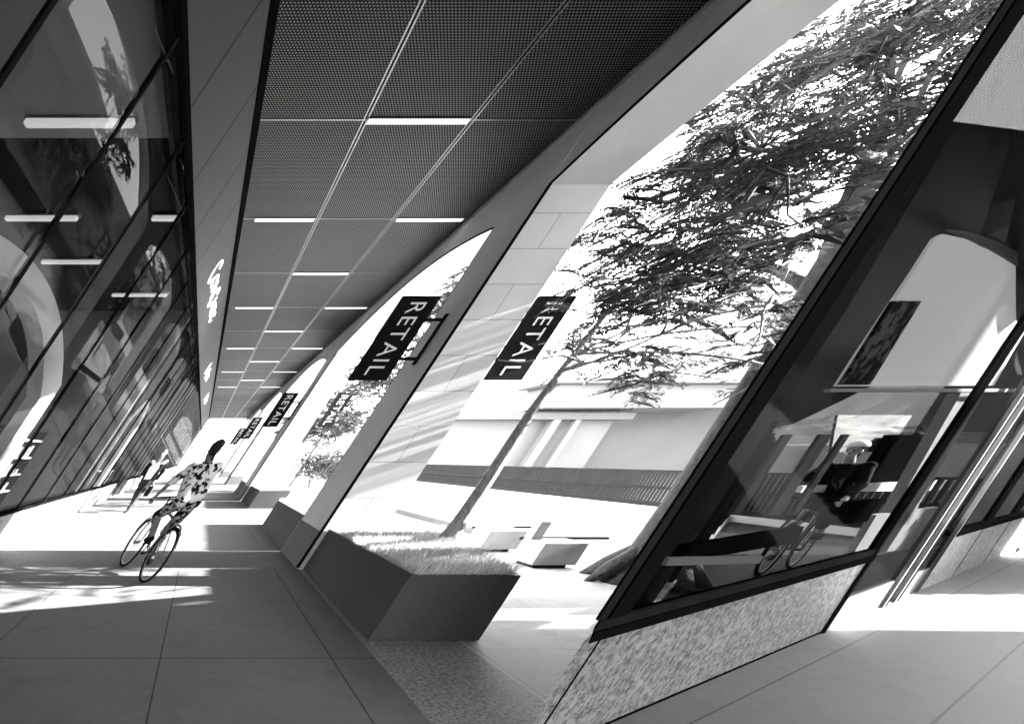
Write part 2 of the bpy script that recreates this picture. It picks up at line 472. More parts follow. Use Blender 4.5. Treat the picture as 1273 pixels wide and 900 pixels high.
# ------------------------------------------------------------------ shop front on the near-left side
shop = thing('shop_building', (XL, 10, 0), 'dark glazed shop front with granite plinth and stone band along the walkway', 'shop front')
TOP = 5.20
plinth_runs = [(Y_BACK, 19.2), (22.2, 34), (36.5, 48), (50, Y_END)]
for a, b in plinth_runs:
    MB().box(XL - .22, XL + .03, a, b, 0, .64).build('plinth', M['granite_wall'], shop)
    MB().box(XL - .14, XL + .05, a, b, .642, .69).build('sill', M['black'], shop)
mull = [Y_BACK] + [-1.4 + 1.47 * k for k in range(47)]
mull = [y for y in mull if y < Y_END]
def in_run(y): return any(a <= y <= b for a, b in plinth_runs)
for k in range(len(mull) - 1):
    a, b = mull[k], mull[k+1]
    low = .69 if in_run((a+b)/2) else .06
    if k < 26:
        if abs((a + b) / 2 - 8.2) < .75:
            MB().box(XL - .06, XL - .03, a + .02, b - .02, low, 2.84).build('glass_pane', M['glassL'], shop)
            MB().box(XL - .06, XL - .03, a + .02, b - .02, 2.90, TOP).build('glass_pane', M['glassL'], shop)
            MB().box(XL - .07, XL, a, b, 2.84, 2.90).build('transom', M['frame'], shop)
        else:
            MB().box(XL - .06, XL - .03, a + .02, b - .02, low, TOP).build('glass_pane', M['glassL'], shop)
    if k == 26:
        MB().box(XL - .06, XL - .03, a, Y_END, .69, TOP).build('glass_pane', M['glassL'], shop)
    wide = .028 if k % 2 else .015
    if k < 40: MB().box(XL - .072, XL - .015, a - wide/2, a + wide/2, low, TOP).build('mullion', M['frame'], shop)
MB().box(XL - .14, XL + .02, Y_BACK, Y_END, TOP, TOP + .07).build('head_rail', M['black'], shop)
MB().box(XL - .25, XL, Y_BACK, Y_END, TOP + .072, 7.68).build('stone_band', M['spandrel'], shop)
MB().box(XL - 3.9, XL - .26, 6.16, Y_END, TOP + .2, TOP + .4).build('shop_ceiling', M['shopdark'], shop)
MB().box(XL - 3.9, XL - .26, Y_BACK, 6.158, TOP + .18, TOP + .4).build('reflection_soffit', M['palegrey'], shop)  # ceiling coloured paler here for a grey reflection in the shop glass
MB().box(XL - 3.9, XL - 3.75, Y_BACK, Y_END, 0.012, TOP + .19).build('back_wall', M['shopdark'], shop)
MB().box(XL - 3.74, XL - .23, Y_BACK, Y_END, .002, .014).build('shop_floor', M['shopgrey'], shop)
MB().box(XL - 3.74, XL - .15, Y_BACK, Y_BACK + .12, .015, TOP + .19).build('end_wall', M['shopdark'], shop)
MB().box(XL - 3.74, XL - .15, 13.4, 13.5, .015, TOP + .19).build('party_wall', M['shopgrey'], shop)
MB().box(XL - 3.74, XL - .15, 25.1, 25.2, .015, TOP + .19).build('party_wall', M['shopgrey'], shop)
MB().box(XL - 3.74, XL - .15, Y_END - .1, Y_END, .015, TOP + .19).build('end_wall', M['shopdark'], shop)

# white arches set inside the shop in place of the arcade's reflection
def portal(x, y0, y1, zs, zc, band, leg, label):
    N = 20; t = lambda k: y0 + (y1 - y0) * k / N
    zo = lambda k: zs + (zc - zs) * (1 - (2*k/N - 1)**2)
    pts = [(x, t(k), zo(k)) for k in range(N+1)]
    inn = [(x, y0 + band + (y1 - y0 - 2*band) * k / N, zs - band*.45 + (zc - zs) * (1 - (2*k/N - 1)**2)) for k in range(N+1)]
    poly = [(x, y0, .02)] + pts + [(x, y1, .02), (x, y1 - band, .02)] + inn[::-1] + [(x, y0 + band, .02)]
    mb = MB()
    # strips instead of one concave polygon
    mb.extr([(x, y0, .02), (x, y0 + band, .02), inn[0], pts[0]], (-.25, 0, 0))
    mb.extr([(x, y1 - band, .02), (x, y1, .02), pts[N], inn[N]], (-.25, 0, 0))
    for k in range(N): mb.extr([inn[k], inn[k+1], pts[k+1], pts[k]], (-.25, 0, 0))
    return tag(mb.build('arcade_reflection', M['white'], base=(x, (y0+y1)/2, .02)), label, 'portal', 'white arches inside the shop standing in for reflections')
portal(-3.5, 2.6, 9.5, 2.9, 3.85, .62, 0, 'large white arch behind the near shop glass, standing in for the mirrored arcade')
portal(-3.6, 14.0, 17.6, 3.1, 3.8, .55, 0, 'smaller white arch deeper along the shop front, standing in for the mirrored arcade')
portal(-3.7, 19.2, 22.4, 3.1, 3.9, .5, 0, 'narrow white arch farthest along the shop front, standing in for the mirrored arcade')
def shelf_unit(x, y0, y1, label):
    t = thing('display_shelf', (x, (y0+y1)/2, .014), label, 'shelf', 'shelf units inside the shop')
    for y in (y0, y1): MB().box(x - .35, x, y - .02, y + .02, .015, 2.2).build('upright', M['frame'], t)
    for z in (.35, .75, 1.15, 1.55, 1.95): MB().box(x - .34, x - .01, y0 + .021, y1 - .021, z, z + .035).build('board', M['white'], t)
    random.seed(int(y0 * 10))
    for z in (.386, .786, 1.186, 1.586):
        mb = MB(); y = y0 + .08
        while y < y1 - .3:
            w = random.uniform(.1, .28); h = random.uniform(.1, .28)
            mb.box(x - .3, x - .06, y, y + w, z, z + h); y += w + random.uniform(.02, .12)
        o = mb.build('stacked_goods', M['shopgrey'], t); o['kind'] = 'stuff'
shelf_unit(-4.1, 4.6, 6.9, 'dark framed shelf unit with white boards inside the large white arch')
shelf_unit(-4.2, 9.9, 12.6, 'dark framed shelf unit with white boards between the first two white arches')
shelf_unit(-4.2, 26.0, 29.0, 'dark framed shelf unit with white boards beyond the party wall')
def counter(x0, x1, y0, y1, label):
    t = thing('shop_counter', ((x0+x1)/2, (y0+y1)/2, .014), label, 'counter', 'counters inside the shop')
    MB().box(x0, x1, y0, y1, .015, .95).build('carcass', M['palegrey'], t)
    MB().box(x0 - .03, x1 + .03, y0 - .03, y1 + .03, .951, .99).build('worktop', M['white'], t)
counter(-4.6, -3.9, 15, 17, 'pale counter under the smaller white arch')
counter(-4.6, -3.9, 23, 24.6, 'pale counter beside the narrow white arch')

for (x0, x1, y, lab) in ((-4.5, -3.25, 5.8, 'long glowing bar on the pale soffit nearest the camera, standing in for a mirrored light'), (-5.6, -4.45, 8.1, 'glowing bar deep inside the shop behind the first white arch, standing in for a mirrored light'),
        (-3.3, -2.8, 8.1, 'short glowing bar close behind the shop glass, standing in for a mirrored light'), (-5.6, -4.4, 9.9, 'glowing bar above the second shelf unit, standing in for a mirrored light'), (-4.6, -3.3, 11.9, 'glowing bar in front of the grey party wall, standing in for a mirrored light')):
    t = thing('reflected_light', ((x0+x1)/2, y, TOP + .1), lab, 'ceiling light', 'glowing bars inside the shop standing in for mirrored lights')  # bars made to glow for ceiling lights mirrored in the glass
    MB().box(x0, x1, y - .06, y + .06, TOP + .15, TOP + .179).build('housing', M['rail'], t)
    MB().box(x0 + .02, x1 - .02, y - .05, y + .05, TOP + .10, TOP + .149).build('diffuser', M['lampmirror'], t)

# white unreadable lettering on the stone band
def wall_sign(y0, y1, z0, z1, label):
    t = thing('wall_sign', (XL + .03, (y0+y1)/2, z0), label, 'wall sign', 'white letter signs on the stone band')
    n = 7; w = (y1 - y0) / n; hh = z1 - z0; r = .02
    for k in range(n):
        a = y0 + k*w + .06; b = y0 + (k+1)*w - .06; mb = MB(); x = XL + .05
        P = lambda yy, zz: (x, yy, zz)
        zz0, zz1 = z0 + (.10 if k not in (0, 3) else 0), z1 - (.12 if k not in (0, 3) else 0)
        if k in (0, 3, 6):
            ar = [P((a+b)/2 + (b-a)/2*math.cos(q*math.pi/8 + .6), (zz0+zz1)/2 + (zz1-zz0)/2*math.sin(q*math.pi/8 + .6)) for q in range(0, 15)]
            mb.tube(ar, r, 6)
        elif k in (1, 5):
            ar = [P((a+b)/2 + (b-a)/2*math.cos(q*math.pi/8), (zz0+zz1)/2 + (zz1-zz0)/2*math.sin(q*math.pi/8)) for q in range(0, 17)]
            mb.tube(ar, r, 6)
        else:
            mb.tube([P(a, zz0), P(a, zz1)], r, 6); mb.tube([P(b, zz0), P(b, zz1)], r, 6); mb.tube([P(a, zz1), P(b, zz0)], r, 6)
        mb.build('letter', M['white_sign'], t)
wall_sign(11.6, 16.0, 5.62, 6.12, 'large white letter sign on the stone band above the shop glass')
wall_sign(24.0, 27.6, 5.55, 6.05, 'middle white letter sign farther along the stone band')
wall_sign(35.0, 39.0, 5.55, 6.05, 'smallest looking white letter sign at the far end of the stone band')

# ------------------------------------------------------------------ RETAIL blade signs on both sides of each pier
def retail(x0, x1, xb, y, z0, z1, label):
    t = thing('hanging_sign', ((x0+x1)/2, y, z0), label, 'sign', 'black RETAIL blade signs on the piers')
    MB().box(x0, x1, y - .03, y + .03, z0, z1).build('panel', M['signblack'], t, bevel=.004)
    cx, cz = (x0+x1)/2, (z0+z1)/2
    place = lambda a, b, c: (cx + b*1.0, y - .033 - c, cz - a)
    tm = text_mb('RETAIL', .31, place); 
    ys = [p[2] for p in tm.v]; L = max(ys) - min(ys); sc = .86*(z1 - z0)/L
    tm.v = [(cx + (p[0]-cx)*1.15, p[1], cz + (p[2]-cz)*sc) for p in tm.v]
    tm.build('lettering', M['letter'], t)
    sgn = 1 if xb > cx else -1; e = x1 if sgn > 0 else x0
    br = MB()
    for z in (z0 + .33, z1 - .36): br.box(min(e, xb), max(e, xb), y - .022, y + .022, z - .022, z + .022)
    br.box(min(xb, xb - sgn*.045), max(xb, xb - sgn*.045), y - .03, y + .03, z0 + .24, z1 - .27)
    br.build('bracket', M['signblack'], t)
ordp = {0: 'nearest', 1: 'second', 2: 'third', 3: 'fourth'}
for i in range(0, 4):
    y = PY0 + i*PERIOD + PD/2
    retail(1.43, 2.02, XR - .02, y, 2.75, 4.04, f'black vertical RETAIL sign on the walkway side of the {ordp[i]} pier')
    if i < 3:
        retail(3.51, 4.10, XO + .004, y, 2.75, 4.04, f'black vertical RETAIL sign on the plaza side of the {ordp[i]} pier')

# ------------------------------------------------------------------ planters with grass
def blades(mb, poly, z, n, hmin, hmax, seed, lean_out=.5, w=.006):
    rnd = random.Random(seed)
    x0, x1 = min(p[0] for p in poly), max(p[0] for p in poly); y0, y1 = min(p[1] for p in poly), max(p[1] for p in poly)
    def inside(x, y):
        c = False; j = len(poly)-1
        for i in range(len(poly)):
            if (poly[i][1] > y) != (poly[j][1] > y) and x < (poly[j][0]-poly[i][0])*(y-poly[i][1])/(poly[j][1]-poly[i][1])+poly[i][0]: c = not c
            j = i
        return c
    k = 0
    while k < n:
        x, y = rnd.uniform(x0, x1), rnd.uniform(y0, y1)
        if not inside(x, y): continue
        k += 1
        h = rnd.uniform(hmin, hmax); a = rnd.uniform(0, 6.28); d = rnd.uniform(.1, lean_out)*h; q = rnd.uniform(0, 6.28)
        wx, wy = math.cos(q)*w, math.sin(q)*w; ex, ey = math.cos(a)*d, math.sin(a)*d
        mb.add([(x-wx, y-wy, z), (x+wx, y+wy, z), (x+wx*.7+ex*.45, y+wy*.7+ey*.45, z+h*.65), (x-wx*.7+ex*.45, y-wy*.7+ey*.45, z+h*.65), (x+ex, y+ey, z+h)],
               [(0, 1, 2, 3), (3, 2, 4)])
def planter(poly, h, label, glabel, seed, n):
    c = (sum(p[0] for p in poly)/len(poly), sum(p[1] for p in poly)/len(poly))
    t = thing('planter', (c[0], c[1], .009), label, 'planter', 'granite planters between the piers')
    w = .05; ins = [(p[0] + (w if p[0] < c[0] else -w), p[1] + (w if p[1] < c[1] else -w)) for p in poly]
    mb = MB(); m = len(poly)
    vs = [(p[0], p[1], .009) for p in poly] + [(p[0], p[1], h) for p in poly] + [(p[0], p[1], h) for p in ins] + [(p[0], p[1], h - .08) for p in ins]
    fs = []
    for i in range(m):
        j = (i+1) % m
        fs += [(i, j, m+j, m+i), (m+i, m+j, 2*m+j, 2*m+i), (2*m+i, 2*m+j, 3*m+j, 3*m+i)]
    fs.append(tuple(range(m))); mb.add(vs, fs)
    mb.build('box', M['planter'], t)
    MB().prism([(p[0]+(.002 if p[0] < c[0] else -.002), p[1]+(.002 if p[1] < c[1] else -.002)) for p in ins], h - .079, h - .03).build('soil', M['soil'], t)
    gm = MB(); blades(gm, ins, h - .03, n, .05, .12, seed)
    # a thicker fringe leaning over the rim
    rnd = random.Random(seed + 9)
    for i in range(m):
        a, b = ins[i], ins[(i+1) % m]; L = math.dist(a, b)
        for k in range(int(L*260)):
            f = rnd.random(); x = a[0]+(b[0]-a[0])*f; y = a[1]+(b[1]-a[1])*f
            ox, oy = (x - c[0]), (y - c[1]); nrm = (-(b[1]-a[1])/L, (b[0]-a[0])/L)
            if nrm[0]*ox + nrm[1]*oy < 0: nrm = (-nrm[0], -nrm[1])
            d = rnd.uniform(.0, .11); hh = rnd.uniform(.03, .14); tx, ty = (b[0]-a[0])/L*.006, (b[1]-a[1])/L*.006
            sx = rnd.uniform(-.05, .05)
            gm.add([(x-tx, y-ty, h-.02), (x+tx, y+ty, h-.02), (x+nrm[0]*d+tx*8*sx, y+nrm[1]*d, h-.02+hh)], [(0, 1, 2)])
    o = gm.build('grass', M['grassm'], base=(c[0], c[1], h - .03)); tag(o, glabel, 'grass', None, 'stuff')
planter([(2.42, 4.37), (3.36, 4.37), (3.93, 7.20), (2.42, 7.20)], .56, 'dark granite planter nearest the camera, in front of the nearest pier',
        'bright grass filling the planter in front of the nearest pier', 3, 9000)
planter([(2.42, 8.62), (3.40, 8.62), (3.40, 12.1), (2.42, 12.1)], .56, 'dark granite planter just behind the nearest pier',
        'grass filling the planter behind the nearest pier', 4, 3500)
planter([(2.42, 15.9), (3.40, 15.9), (3.40, 18.7), (2.42, 18.7)], .56, 'granite planter in front of the second pier',
        'grass filling the planter in front of the second pier', 5, 1500)
planter([(2.42, 20.25), (3.40, 20.25), (3.40, 23.4), (2.42, 23.4)], .56, 'granite planter behind the second pier',
        'grass filling the planter behind the second pier', 6, 1200)

# ------------------------------------------------------------------ trees
def limb(mb, pts, r0, r1, n=7):
    m = len(pts); mb.tube(pts, [r0 + (r1-r0)*(i/(m-1))**.8 for i in range(m)], n)
def curve_pts(a, b, sag, rnd, n=7, wob=.06):
    a, b = Vector(a), Vector(b); L = (b-a).length; out = []
    o1 = Vector((rnd.uniform(-1,1), rnd.uniform(-1,1), rnd.uniform(-1,1)))*wob*L
    for i in range(n):
        t = i/(n-1); p = a.lerp(b, t); p.z += sag*math.sin(math.pi*t); p += o1*math.sin(math.pi*t*2)*(1 if 0 < i < n-1 else 0)
        out.append(p)
    return out
def frond(mb, p, d, L, w, rnd):
    """one leafy frond: a narrow folded blade"""
    d = d.normalized(); up = Vector((rnd.uniform(-.5,.5), rnd.uniform(-.5,.5), 1)).normalized(); s = d.cross(up)
    if s.length < 1e-3: s = d.orthogonal()
    s = s.normalized()*w; q = p + d*L*.5 + up*L*.06; e = p + d*L - up*L*.08
    mb.add([p, q + s, e, q - s], [(0, 1, 2, 3)])
def tree(name, base, trunk_pts, r0, r1, clusters, leafn, leafL, leafw, label, seed, crown_mat, bark='bark', group=None, keep=None, flare=0, spread=.5, flat=.35, limbs=9):
    rnd = random.Random(seed)
    t = thing(name, base, label, 'tree', group)
    mb = MB(); tp = [Vector(p) for p in trunk_pts]; m = len(tp)
    fine = []
    for i in range(m-1):
        for k in range(6): fine.append(tp[i].lerp(tp[i+1], k/6))
    fine.append(tp[-1]); n = len(fine)
    hgt = max(1e-3, fine[-1].z - fine[0].z)
    rad = [r0 + (r1-r0)*i/(n-1) + flare*math.exp(-(p.z-fine[0].z)/.14) for i, p in enumerate(fine)]
    mb.tube(fine, rad, 14)
    if flare > .1:
        for k in range(7):
            a = k*.9 + .3; L = rnd.uniform(.2, .42)
            c = fine[0]; e = Vector((c.x + math.cos(a)*(r0+L), c.y + math.sin(a)*(r0+L), c.z - .02))
            mb.tube([c + Vector((math.cos(a)*r0*.5, math.sin(a)*r0*.5, .42)), c + Vector((math.cos(a)*(r0+.12), math.sin(a)*(r0+.12), .16)), e], [.12, .11, .03], 7)
    # limbs reach for groups of clusters
    cl = [Vector(c) for c in clusters]; top = fine[-1]
    hubs = rnd.sample(cl, min(limbs, len(cl))); 
    starts = [int(n*(.66 + .33*rnd.random()))-1 for _ in hubs]
    paths = []
    for hb, si in zip(hubs, starts):
        st = fine[si]
        mid = curve_pts(st, hb + Vector((0, 0, -.1)), .05*(hb-st).length, rnd, 9, .03)
        limb(mb, mid, rad[si]*.5, min(.02, rad[si]*.25)); paths.append(mid)
    for c in cl:
        best = min((p for path in paths for p in path[3:]), key=lambda p: (p-c).length)
        if (best-c).length > .12:
            limb(mb, curve_pts(best, c, .04, rnd, 5), .018, .006, 5)
    mb.build('trunk', M[bark], t, smooth=True)
    lv = MB()
    for c in cl:
        k = max(4, int(leafn*rnd.uniform(.6, 1.3)/9)); sp = spread*rnd.uniform(.7, 1.25); a0 = rnd.uniform(0, 6.28)
        for j in range(k):
            a = a0 + rnd.uniform(0, 6.283); L = sp*rnd.uniform(.55, 1.25); dr = rnd.uniform(.1, .5)
            p0 = c + Vector((rnd.gauss(0, .22*sp), rnd.gauss(0, .22*sp), rnd.gauss(0, flat*sp*.55)))
            d = Vector((math.cos(a), math.sin(a), rnd.gauss(.05, .22))).normalized(); sd = Vector((-d.y, d.x, rnd.gauss(0, .25))).normalized()
            q = lambda f: p0 + d*L*f - Vector((0, 0, dr*L*f*f))
            if keep and not (keep(q(0)) and keep(q(1)) and keep(q(.6))): continue
            lv.add([q(0) + sd*.003, q(0) - sd*.003, q(.5), q(1)], [(0, 1, 2), (2, 1, 3)])
            m_ = max(5, int(L/(leafL*.26)))
            for i in range(m_):
                f = (i + .6)/m_; pp = q(f); tp = leafL*(.45 + .75*math.sin(math.pi*min(1, f*.8 + .15)))*rnd.uniform(.75, 1.2)
                for sg in (-1, 1):
                    if rnd.random() < .1: continue
                    frond(lv, pp, sd*sg*rnd.uniform(.7, 1) + d*rnd.uniform(.5, .9) - Vector((0, 0, rnd.uniform(0, .45))), tp, leafw*rnd.uniform(.8, 1.3), rnd)
    lv.build('crown', M[crown_mat], t)
    return t
def dome(c, rx, ry, z0, z1, n, seed, keep=None, shell=.45):
    rnd = random.Random(seed); out = []
    while len(out) < n:
        u, v, w = rnd.uniform(-1,1), rnd.uniform(-1,1), rnd.uniform(0,1)
        q = u*u + v*v + w*w
        if q > 1 or (q < shell and rnd.random() < .6): continue
        p = (c[0] + u*rx, c[1] + v*ry, z0 + (z1-z0)*w)
        if keep and not keep(Vector(p)): continue
        out.append(p)
    return out

# the flatiron wing: plan of its sharp corner
P0 = (2.475, 2.54); D = (1273/F, 1.0); L_ = math.hypot(*D); D = (D[0]/L_, D[1]/L_); NB_ = (-D[1], D[0])
BS = 1.12                                    # back wall slope dx/dy
def wing(s, t): return (P0[0] + D[0]*s + NB_[0]*t, P0[1] + D[1]*s + NB_[1]*t)
WZ = lambda s: max(1.9, 4.3 - .27*s)
RZ = lambda s, t: max(1.9, 4.3 - .27*s - .95*max(0, t - .22))
def big_keep(p):
    if p.x < 3.35 and p.y > 6.85: return False
    if p.x < 3.3: return False
    if p.x/p.y < .53 and p.z < 3.6: return False
    bx = P0[0] + BS*(p.y - P0[1])
    if p.x > bx - .15 and p.z < 4.75: return False
    if p.z < 3.1 + max(0, p.x - 4.6)*.62: return False
    return True
cl = dome((6.0, 6.7), 3.4, 2.9, 3.0, 8.2, 190, 11, big_keep)
tree('spreading_tree', (6.48, 6.45, 0), [(6.48, 6.45, 0), (6.46, 6.45, 1.4), (6.36, 6.45, 3.0), (6.28, 6.5, 4.3), (6.1, 6.55, 5.6)], .30, .10, cl, 120, .105, .0125,
     'large spreading tree with thick flared trunk, half hidden by the dark glass building', 21, 'leaf', 'barkd', keep=big_keep, flare=.14, spread=.56, flat=.36, limbs=14)
cl2 = dome((4.45, 6.3), 1.95, 1.2, 2.2, 3.9, 46, 5, lambda p: not (p.x < 3.4 and p.y > 6.8) and p.x > 2.8 and p.z > 2.7 - max(0, p.x - 4.4)*.4)
tree('young_tree', (3.62, 6.25, .53), [(3.62, 6.25, .50), (3.63, 6.25, 1.3), (3.61, 6.24, 2.1), (3.66, 6.25, 2.7), (3.74, 6.24, 3.4)], .094, .026, cl2, 52, .11, .012,
     'slender young tree standing in the planter nearest the camera', 8, 'leaf', 'bark', keep=lambda p: not (p.x < 3.35 and p.y > 6.9) and not (p.x/p.y < .53 and p.z > 2.4), flare=.05, spread=.42, flat=.4, limbs=8)
street = [((4.9, 16.6), 3.0, 8.2, 1.9, 55, 'leafy street tree just past the nearest pier, seen through the second arch'),
          ((5.0, 24.5), 2.6, 5.6, 1.6, 40, 'small street tree past the second pier'),
          ((6.3, 33.5), 3.2, 8.4, 2.4, 45, 'thin trunked tree far along the plaza beyond the second pier'),
          ((6.3, 46.0), 3.0, 7.4, 2.4, 40, 'most distant tree along the plaza')]
for i, ((x, y), z0, z1, r, n, lab) in enumerate(street):
    kp = lambda p: p.x > 3.4
    tree('street_tree', (x, y, 0), [(x, y, 0), (x+.05, y, 1.5), (x, y, z0+.4)], .10, .06, dome((x, y), r, r, z0, z1, n, 40+i, kp), 75, .26, .04, lab, 60+i, 'leaf',
         'bark', 'trees along the plaza', keep=kp, flare=.03, spread=.6, limbs=8)
def shrub(x, y, r, h, label, seed):
    rnd = random.Random(seed); t = thing('shrub', (x, y, 0), label, 'shrub', 'shrubs on the plaza')
    mb = MB(); lv = MB()
    for k in range(16):
        a = rnd.uniform(0, 6.28); q = rnd.uniform(.2, .9)*r; e = Vector((x+math.cos(a)*q, y+math.sin(a)*q, h*rnd.uniform(.5, .95)))
        mb.tube([(x, y, 0), (x+math.cos(a)*q*.4, y+math.sin(a)*q*.4, e.z*.55), e], [.03, .02, .008], 5)
        for _ in range(90):
            p = e + Vector((rnd.gauss(0, r*.25), rnd.gauss(0, r*.25), rnd.gauss(0, h*.16)))
            if p.z < .05: continue
            frond(lv, p, Vector((rnd.uniform(-1,1), rnd.uniform(-1,1), rnd.uniform(-.3,.8))), .22, .05, rnd)
    mb.build('stem', M['bark'], t); lv.build('foliage', M['leaf'], t)
shrub(5.9, 24.0, 1.1, 1.7, 'rounded dark shrub seen through the second arch', 1)
shrub(7.2, 26.2, 1.0, 1.5, 'low dark shrub behind the rounded one', 2)

# ------------------------------------------------------------------ plaza: fence, benches, pale buildings
fx = 14.0
t = thing('slat_fence', (fx, 26, 0), 'long grey metal slat fence on a low white kerb wall across the plaza', 'fence')
MB().box(fx - .1, fx + .16, 9, 62, 0, .17).build('kerb_wall', M['pale'], t)
MB().box(fx - .06, fx + .06, 9, 62, .172, .30).build('bottom_rail', M['fence'], t)
MB().box(fx - .03, fx + .03, 9, 62, 1.16, 1.21).build('top_rail', M['fence'], t)
MB().box(fx - .07, fx - .049, 9, 62, .66, .74).build('middle_rail', M['fence'], t)
sl = MB()
for k in range(430):
    y = 9.05 + k*.123
    sl.box(fx - .034, fx + .02, y, y + .060, .301, 1.158)
o = sl.build('slats', M['fence'], t); o['kind'] = 'stuff'
def bench(x, y, label):
    t = thing('concrete_bench', (x, y, 0), label, 'bench', 'concrete benches on the plaza')
    MB().box(x, x + .62, y, y + .5, .05, .36).build('seat_block', M['concrete'], t, bevel=.008)
    MB().box(x + .08, x + .54, y + .06, y + .44, 0, .049).build('foot', M['fence'], t)
    MB().box(x, x + .16, y + .34, y + .5, .361, .62).build('back_post', M['concrete'], t, bevel=.006)
    MB().box(x - .02, x + 1.3, y + .502, y + .56, .33, .37).build('side_rail', M['fence'], t)
bench(5.55, 8.5, 'farther concrete bench beside the slender young tree')
bench(5.62, 7.25, 'nearer concrete bench between the planter and the large tree')
o = MB().box(6.55, 6.67, 9.4, 24, 0.002, .12).build('plaza_kerb', M['concrete']); tag(o, 'thin straight kerb running along the plaza behind the benches', 'kerb')
o = MB().box(6.6, 7.2, 16.2, 16.8, 0, .45).build('stone_block', M['concrete'], bevel=.01); tag(o, 'small grey stone block at the far end of the plaza kerb', 'block')

b1 = thing('pale_building', (40, 50, 0), 'pale flat roofed building with a deep canopy beyond the slat fence', 'building')
MB().box(19, 36, 48, 60, 0, 6.0).build('low_wing', M['bpale'], b1)
MB().box(18, 36.5, 46.5, 48, 5.1, 5.7).build('canopy', M['bgrey'], b1)
MB().box(36.002, 50, 50, 62, 0, 8.6).build('wall', M['bgrey'], b1)
MB().box(27, 44, 45, 49.99, 6.01, 8.0).build('upper_box', M['bpale'], b1)
MB().box(25.5, 50.5, 44, 49.9, 8.05, 8.5).build('roof', M['bpale'], b1)
MB().box(29.5, 30.2, 46.6, 47.3, 0, 5.09).build('column', M['bpale'], b1)
MB().box(31.5, 32.0, 46.6, 47.3, 0, 5.09).build('column', M['bpale'], b1)
o = thing('white_block', (58, 52, 0), 'tall blank white block at the end of the pale building', 'building')
MB().box(50.02, 84, 46, 66, 0, 19).build('wall', M['bwhite'], o)
MB().box(49.8, 84.2, 45.8, 66.2, 19.01, 19.4).build('parapet', M['bpale'], o)
o = thing('far_building', (17, 105, 0), 'pale building closing the view beyond the plaza trees', 'building')
MB().box(6, 60, 100, 120, 0, 9).build('wall', M['bpale'], o)
MB().box(5.6, 60.4, 99.6, 120.4, 9.02, 9.5).build('roof', M['bgrey'], o)
for k in range(8): MB().box(8 + k*4, 10.4 + k*4, 99.9, 99.996, 1, 7).build('window', M['bgrey'], o)

# the building that closes the walkway, with an arched bright opening
e = thing('end_building', (-.5, 74, 0), 'white building with an arched portal closing the far end of the walkway', 'building')
MB().box(-9, -2.2, 72, 76, 0, 10).build('wall', M['palegrey'], e)
MB().box(2.2, 8, 72, 76, 0, 10).build('wall', M['palegrey'], e)
N = 14
pts = [(-2.2 + 4.4*k/N, 72, 2.6 + 1.9*math.sqrt(max(0, 1 - (2*k/N-1)**2))) for k in range(N+1)]
MB().extr(pts + [(2.2, 72, 10), (-2.2, 72, 10)], (0, 4, 0)).build('arch', M['palegrey'], e)

# ------------------------------------------------------------------ the dark glass wing with its sharp corner
wg = thing('glass_building', (P0[0], P0[1], 0), 'dark leaning glass building with a sharp corner and speckled granite plinth', 'building')
WL = 16.0
def wbox(name, s0, s1, t0, t1, z0, z1, mat, par=wg, z1b=None):
    return MB().obox(P0, D, s0, s1, t0, t1, z0, z1, z1b).build(name, mat, par)
SILL = .70
# granite plinth cut to the sharp corner
def corner_poly(t0, t1, s1):
    """plan polygon following the front face (t0) and the back wall line"""
    return None
bk = (BS/math.hypot(BS, 1), 1/math.hypot(BS, 1))
ca = D[0]*bk[0] + D[1]*bk[1]; sa = D[0]*bk[1] - D[1]*bk[0]; TB = sa/ca       # back wall: t = TB * s
s1 = 4.46
pl = MB().prism([wing(0, 0), wing(s1, 0), wing(s1, .12), wing(.12/TB, .12)], 0, SILL - .05).build('plinth', M['granite_wall'], wg)
MB().prism([wing(.015, -.004), wing(s1, -.004), wing(s1, -.001), wing(.02, -.001)], .012, .03).build('base_joint', M['black'], wg)
MB().prism([wing(.155, -.004), wing(.17, -.004), wing(.17, -.001), wing(.155, -.001)], .031, SILL - .06).build('base_joint', M['black'], wg)
MB().prism([wing(-.02, -.03), wing(s1 + .01, -.03), wing(s1 + .01, .1), wing(.3, .1)], SILL - .049, SILL).build('sill', M['black'], wg)
MB().prism([wing(-.0, -.012), wing(s1, -.012), wing(s1, .04), wing(.15, .04)], SILL + .001, SILL + .05).build('sill_rail', M['frame'], wg)
p2 = wbox('plinth', 7.62, WL, 0, .12, 0, SILL - .05, M['granite_wall'])
wbox('sill', 7.60, WL, -.03, .1, SILL - .049, SILL, M['black'])
for s in (9.3, 11.2, 13): wbox('base_joint', s, s + .02, -.004, -.001, .01, SILL - .06, M['black'])
# sharp corner post and frames
def wpost(name, sa_, sb_, t0, t1, z0, mat):
    return MB().prism([wing(sa_, t0), wing(sb_, t0), wing(sb_, t1), wing(sa_ + max(0, (t1-t0)), t1)], z0, [WZ(sa_), WZ(sb_), WZ(sb_), WZ(sa_)]).build(name, mat, wg)
wpost('corner_post', 0, .085, 0, .02, SILL + .051, M['frame'])
wpost('corner_frame', .088, .27, -.01, .03, SILL + .051, M['black'])
for s, w, m in ((4.46, .06, 'frame'), (6.2, .05, 'framelt'), (6.3, .04, 'frame'), (6.62, .05, 'framelt'), (6.75, .03, 'frame'), (7.56, .06, 'framelt'), (7.66, .03, 'frame'), (9.3, .05, 'frame'), (11.2, .05, 'frame')):
    z0 = SILL + .001 if (s < 4.4 or s > 7.6) else .012
    wpost('mullion', s, s + w, -.02, .05, z0, M[m])
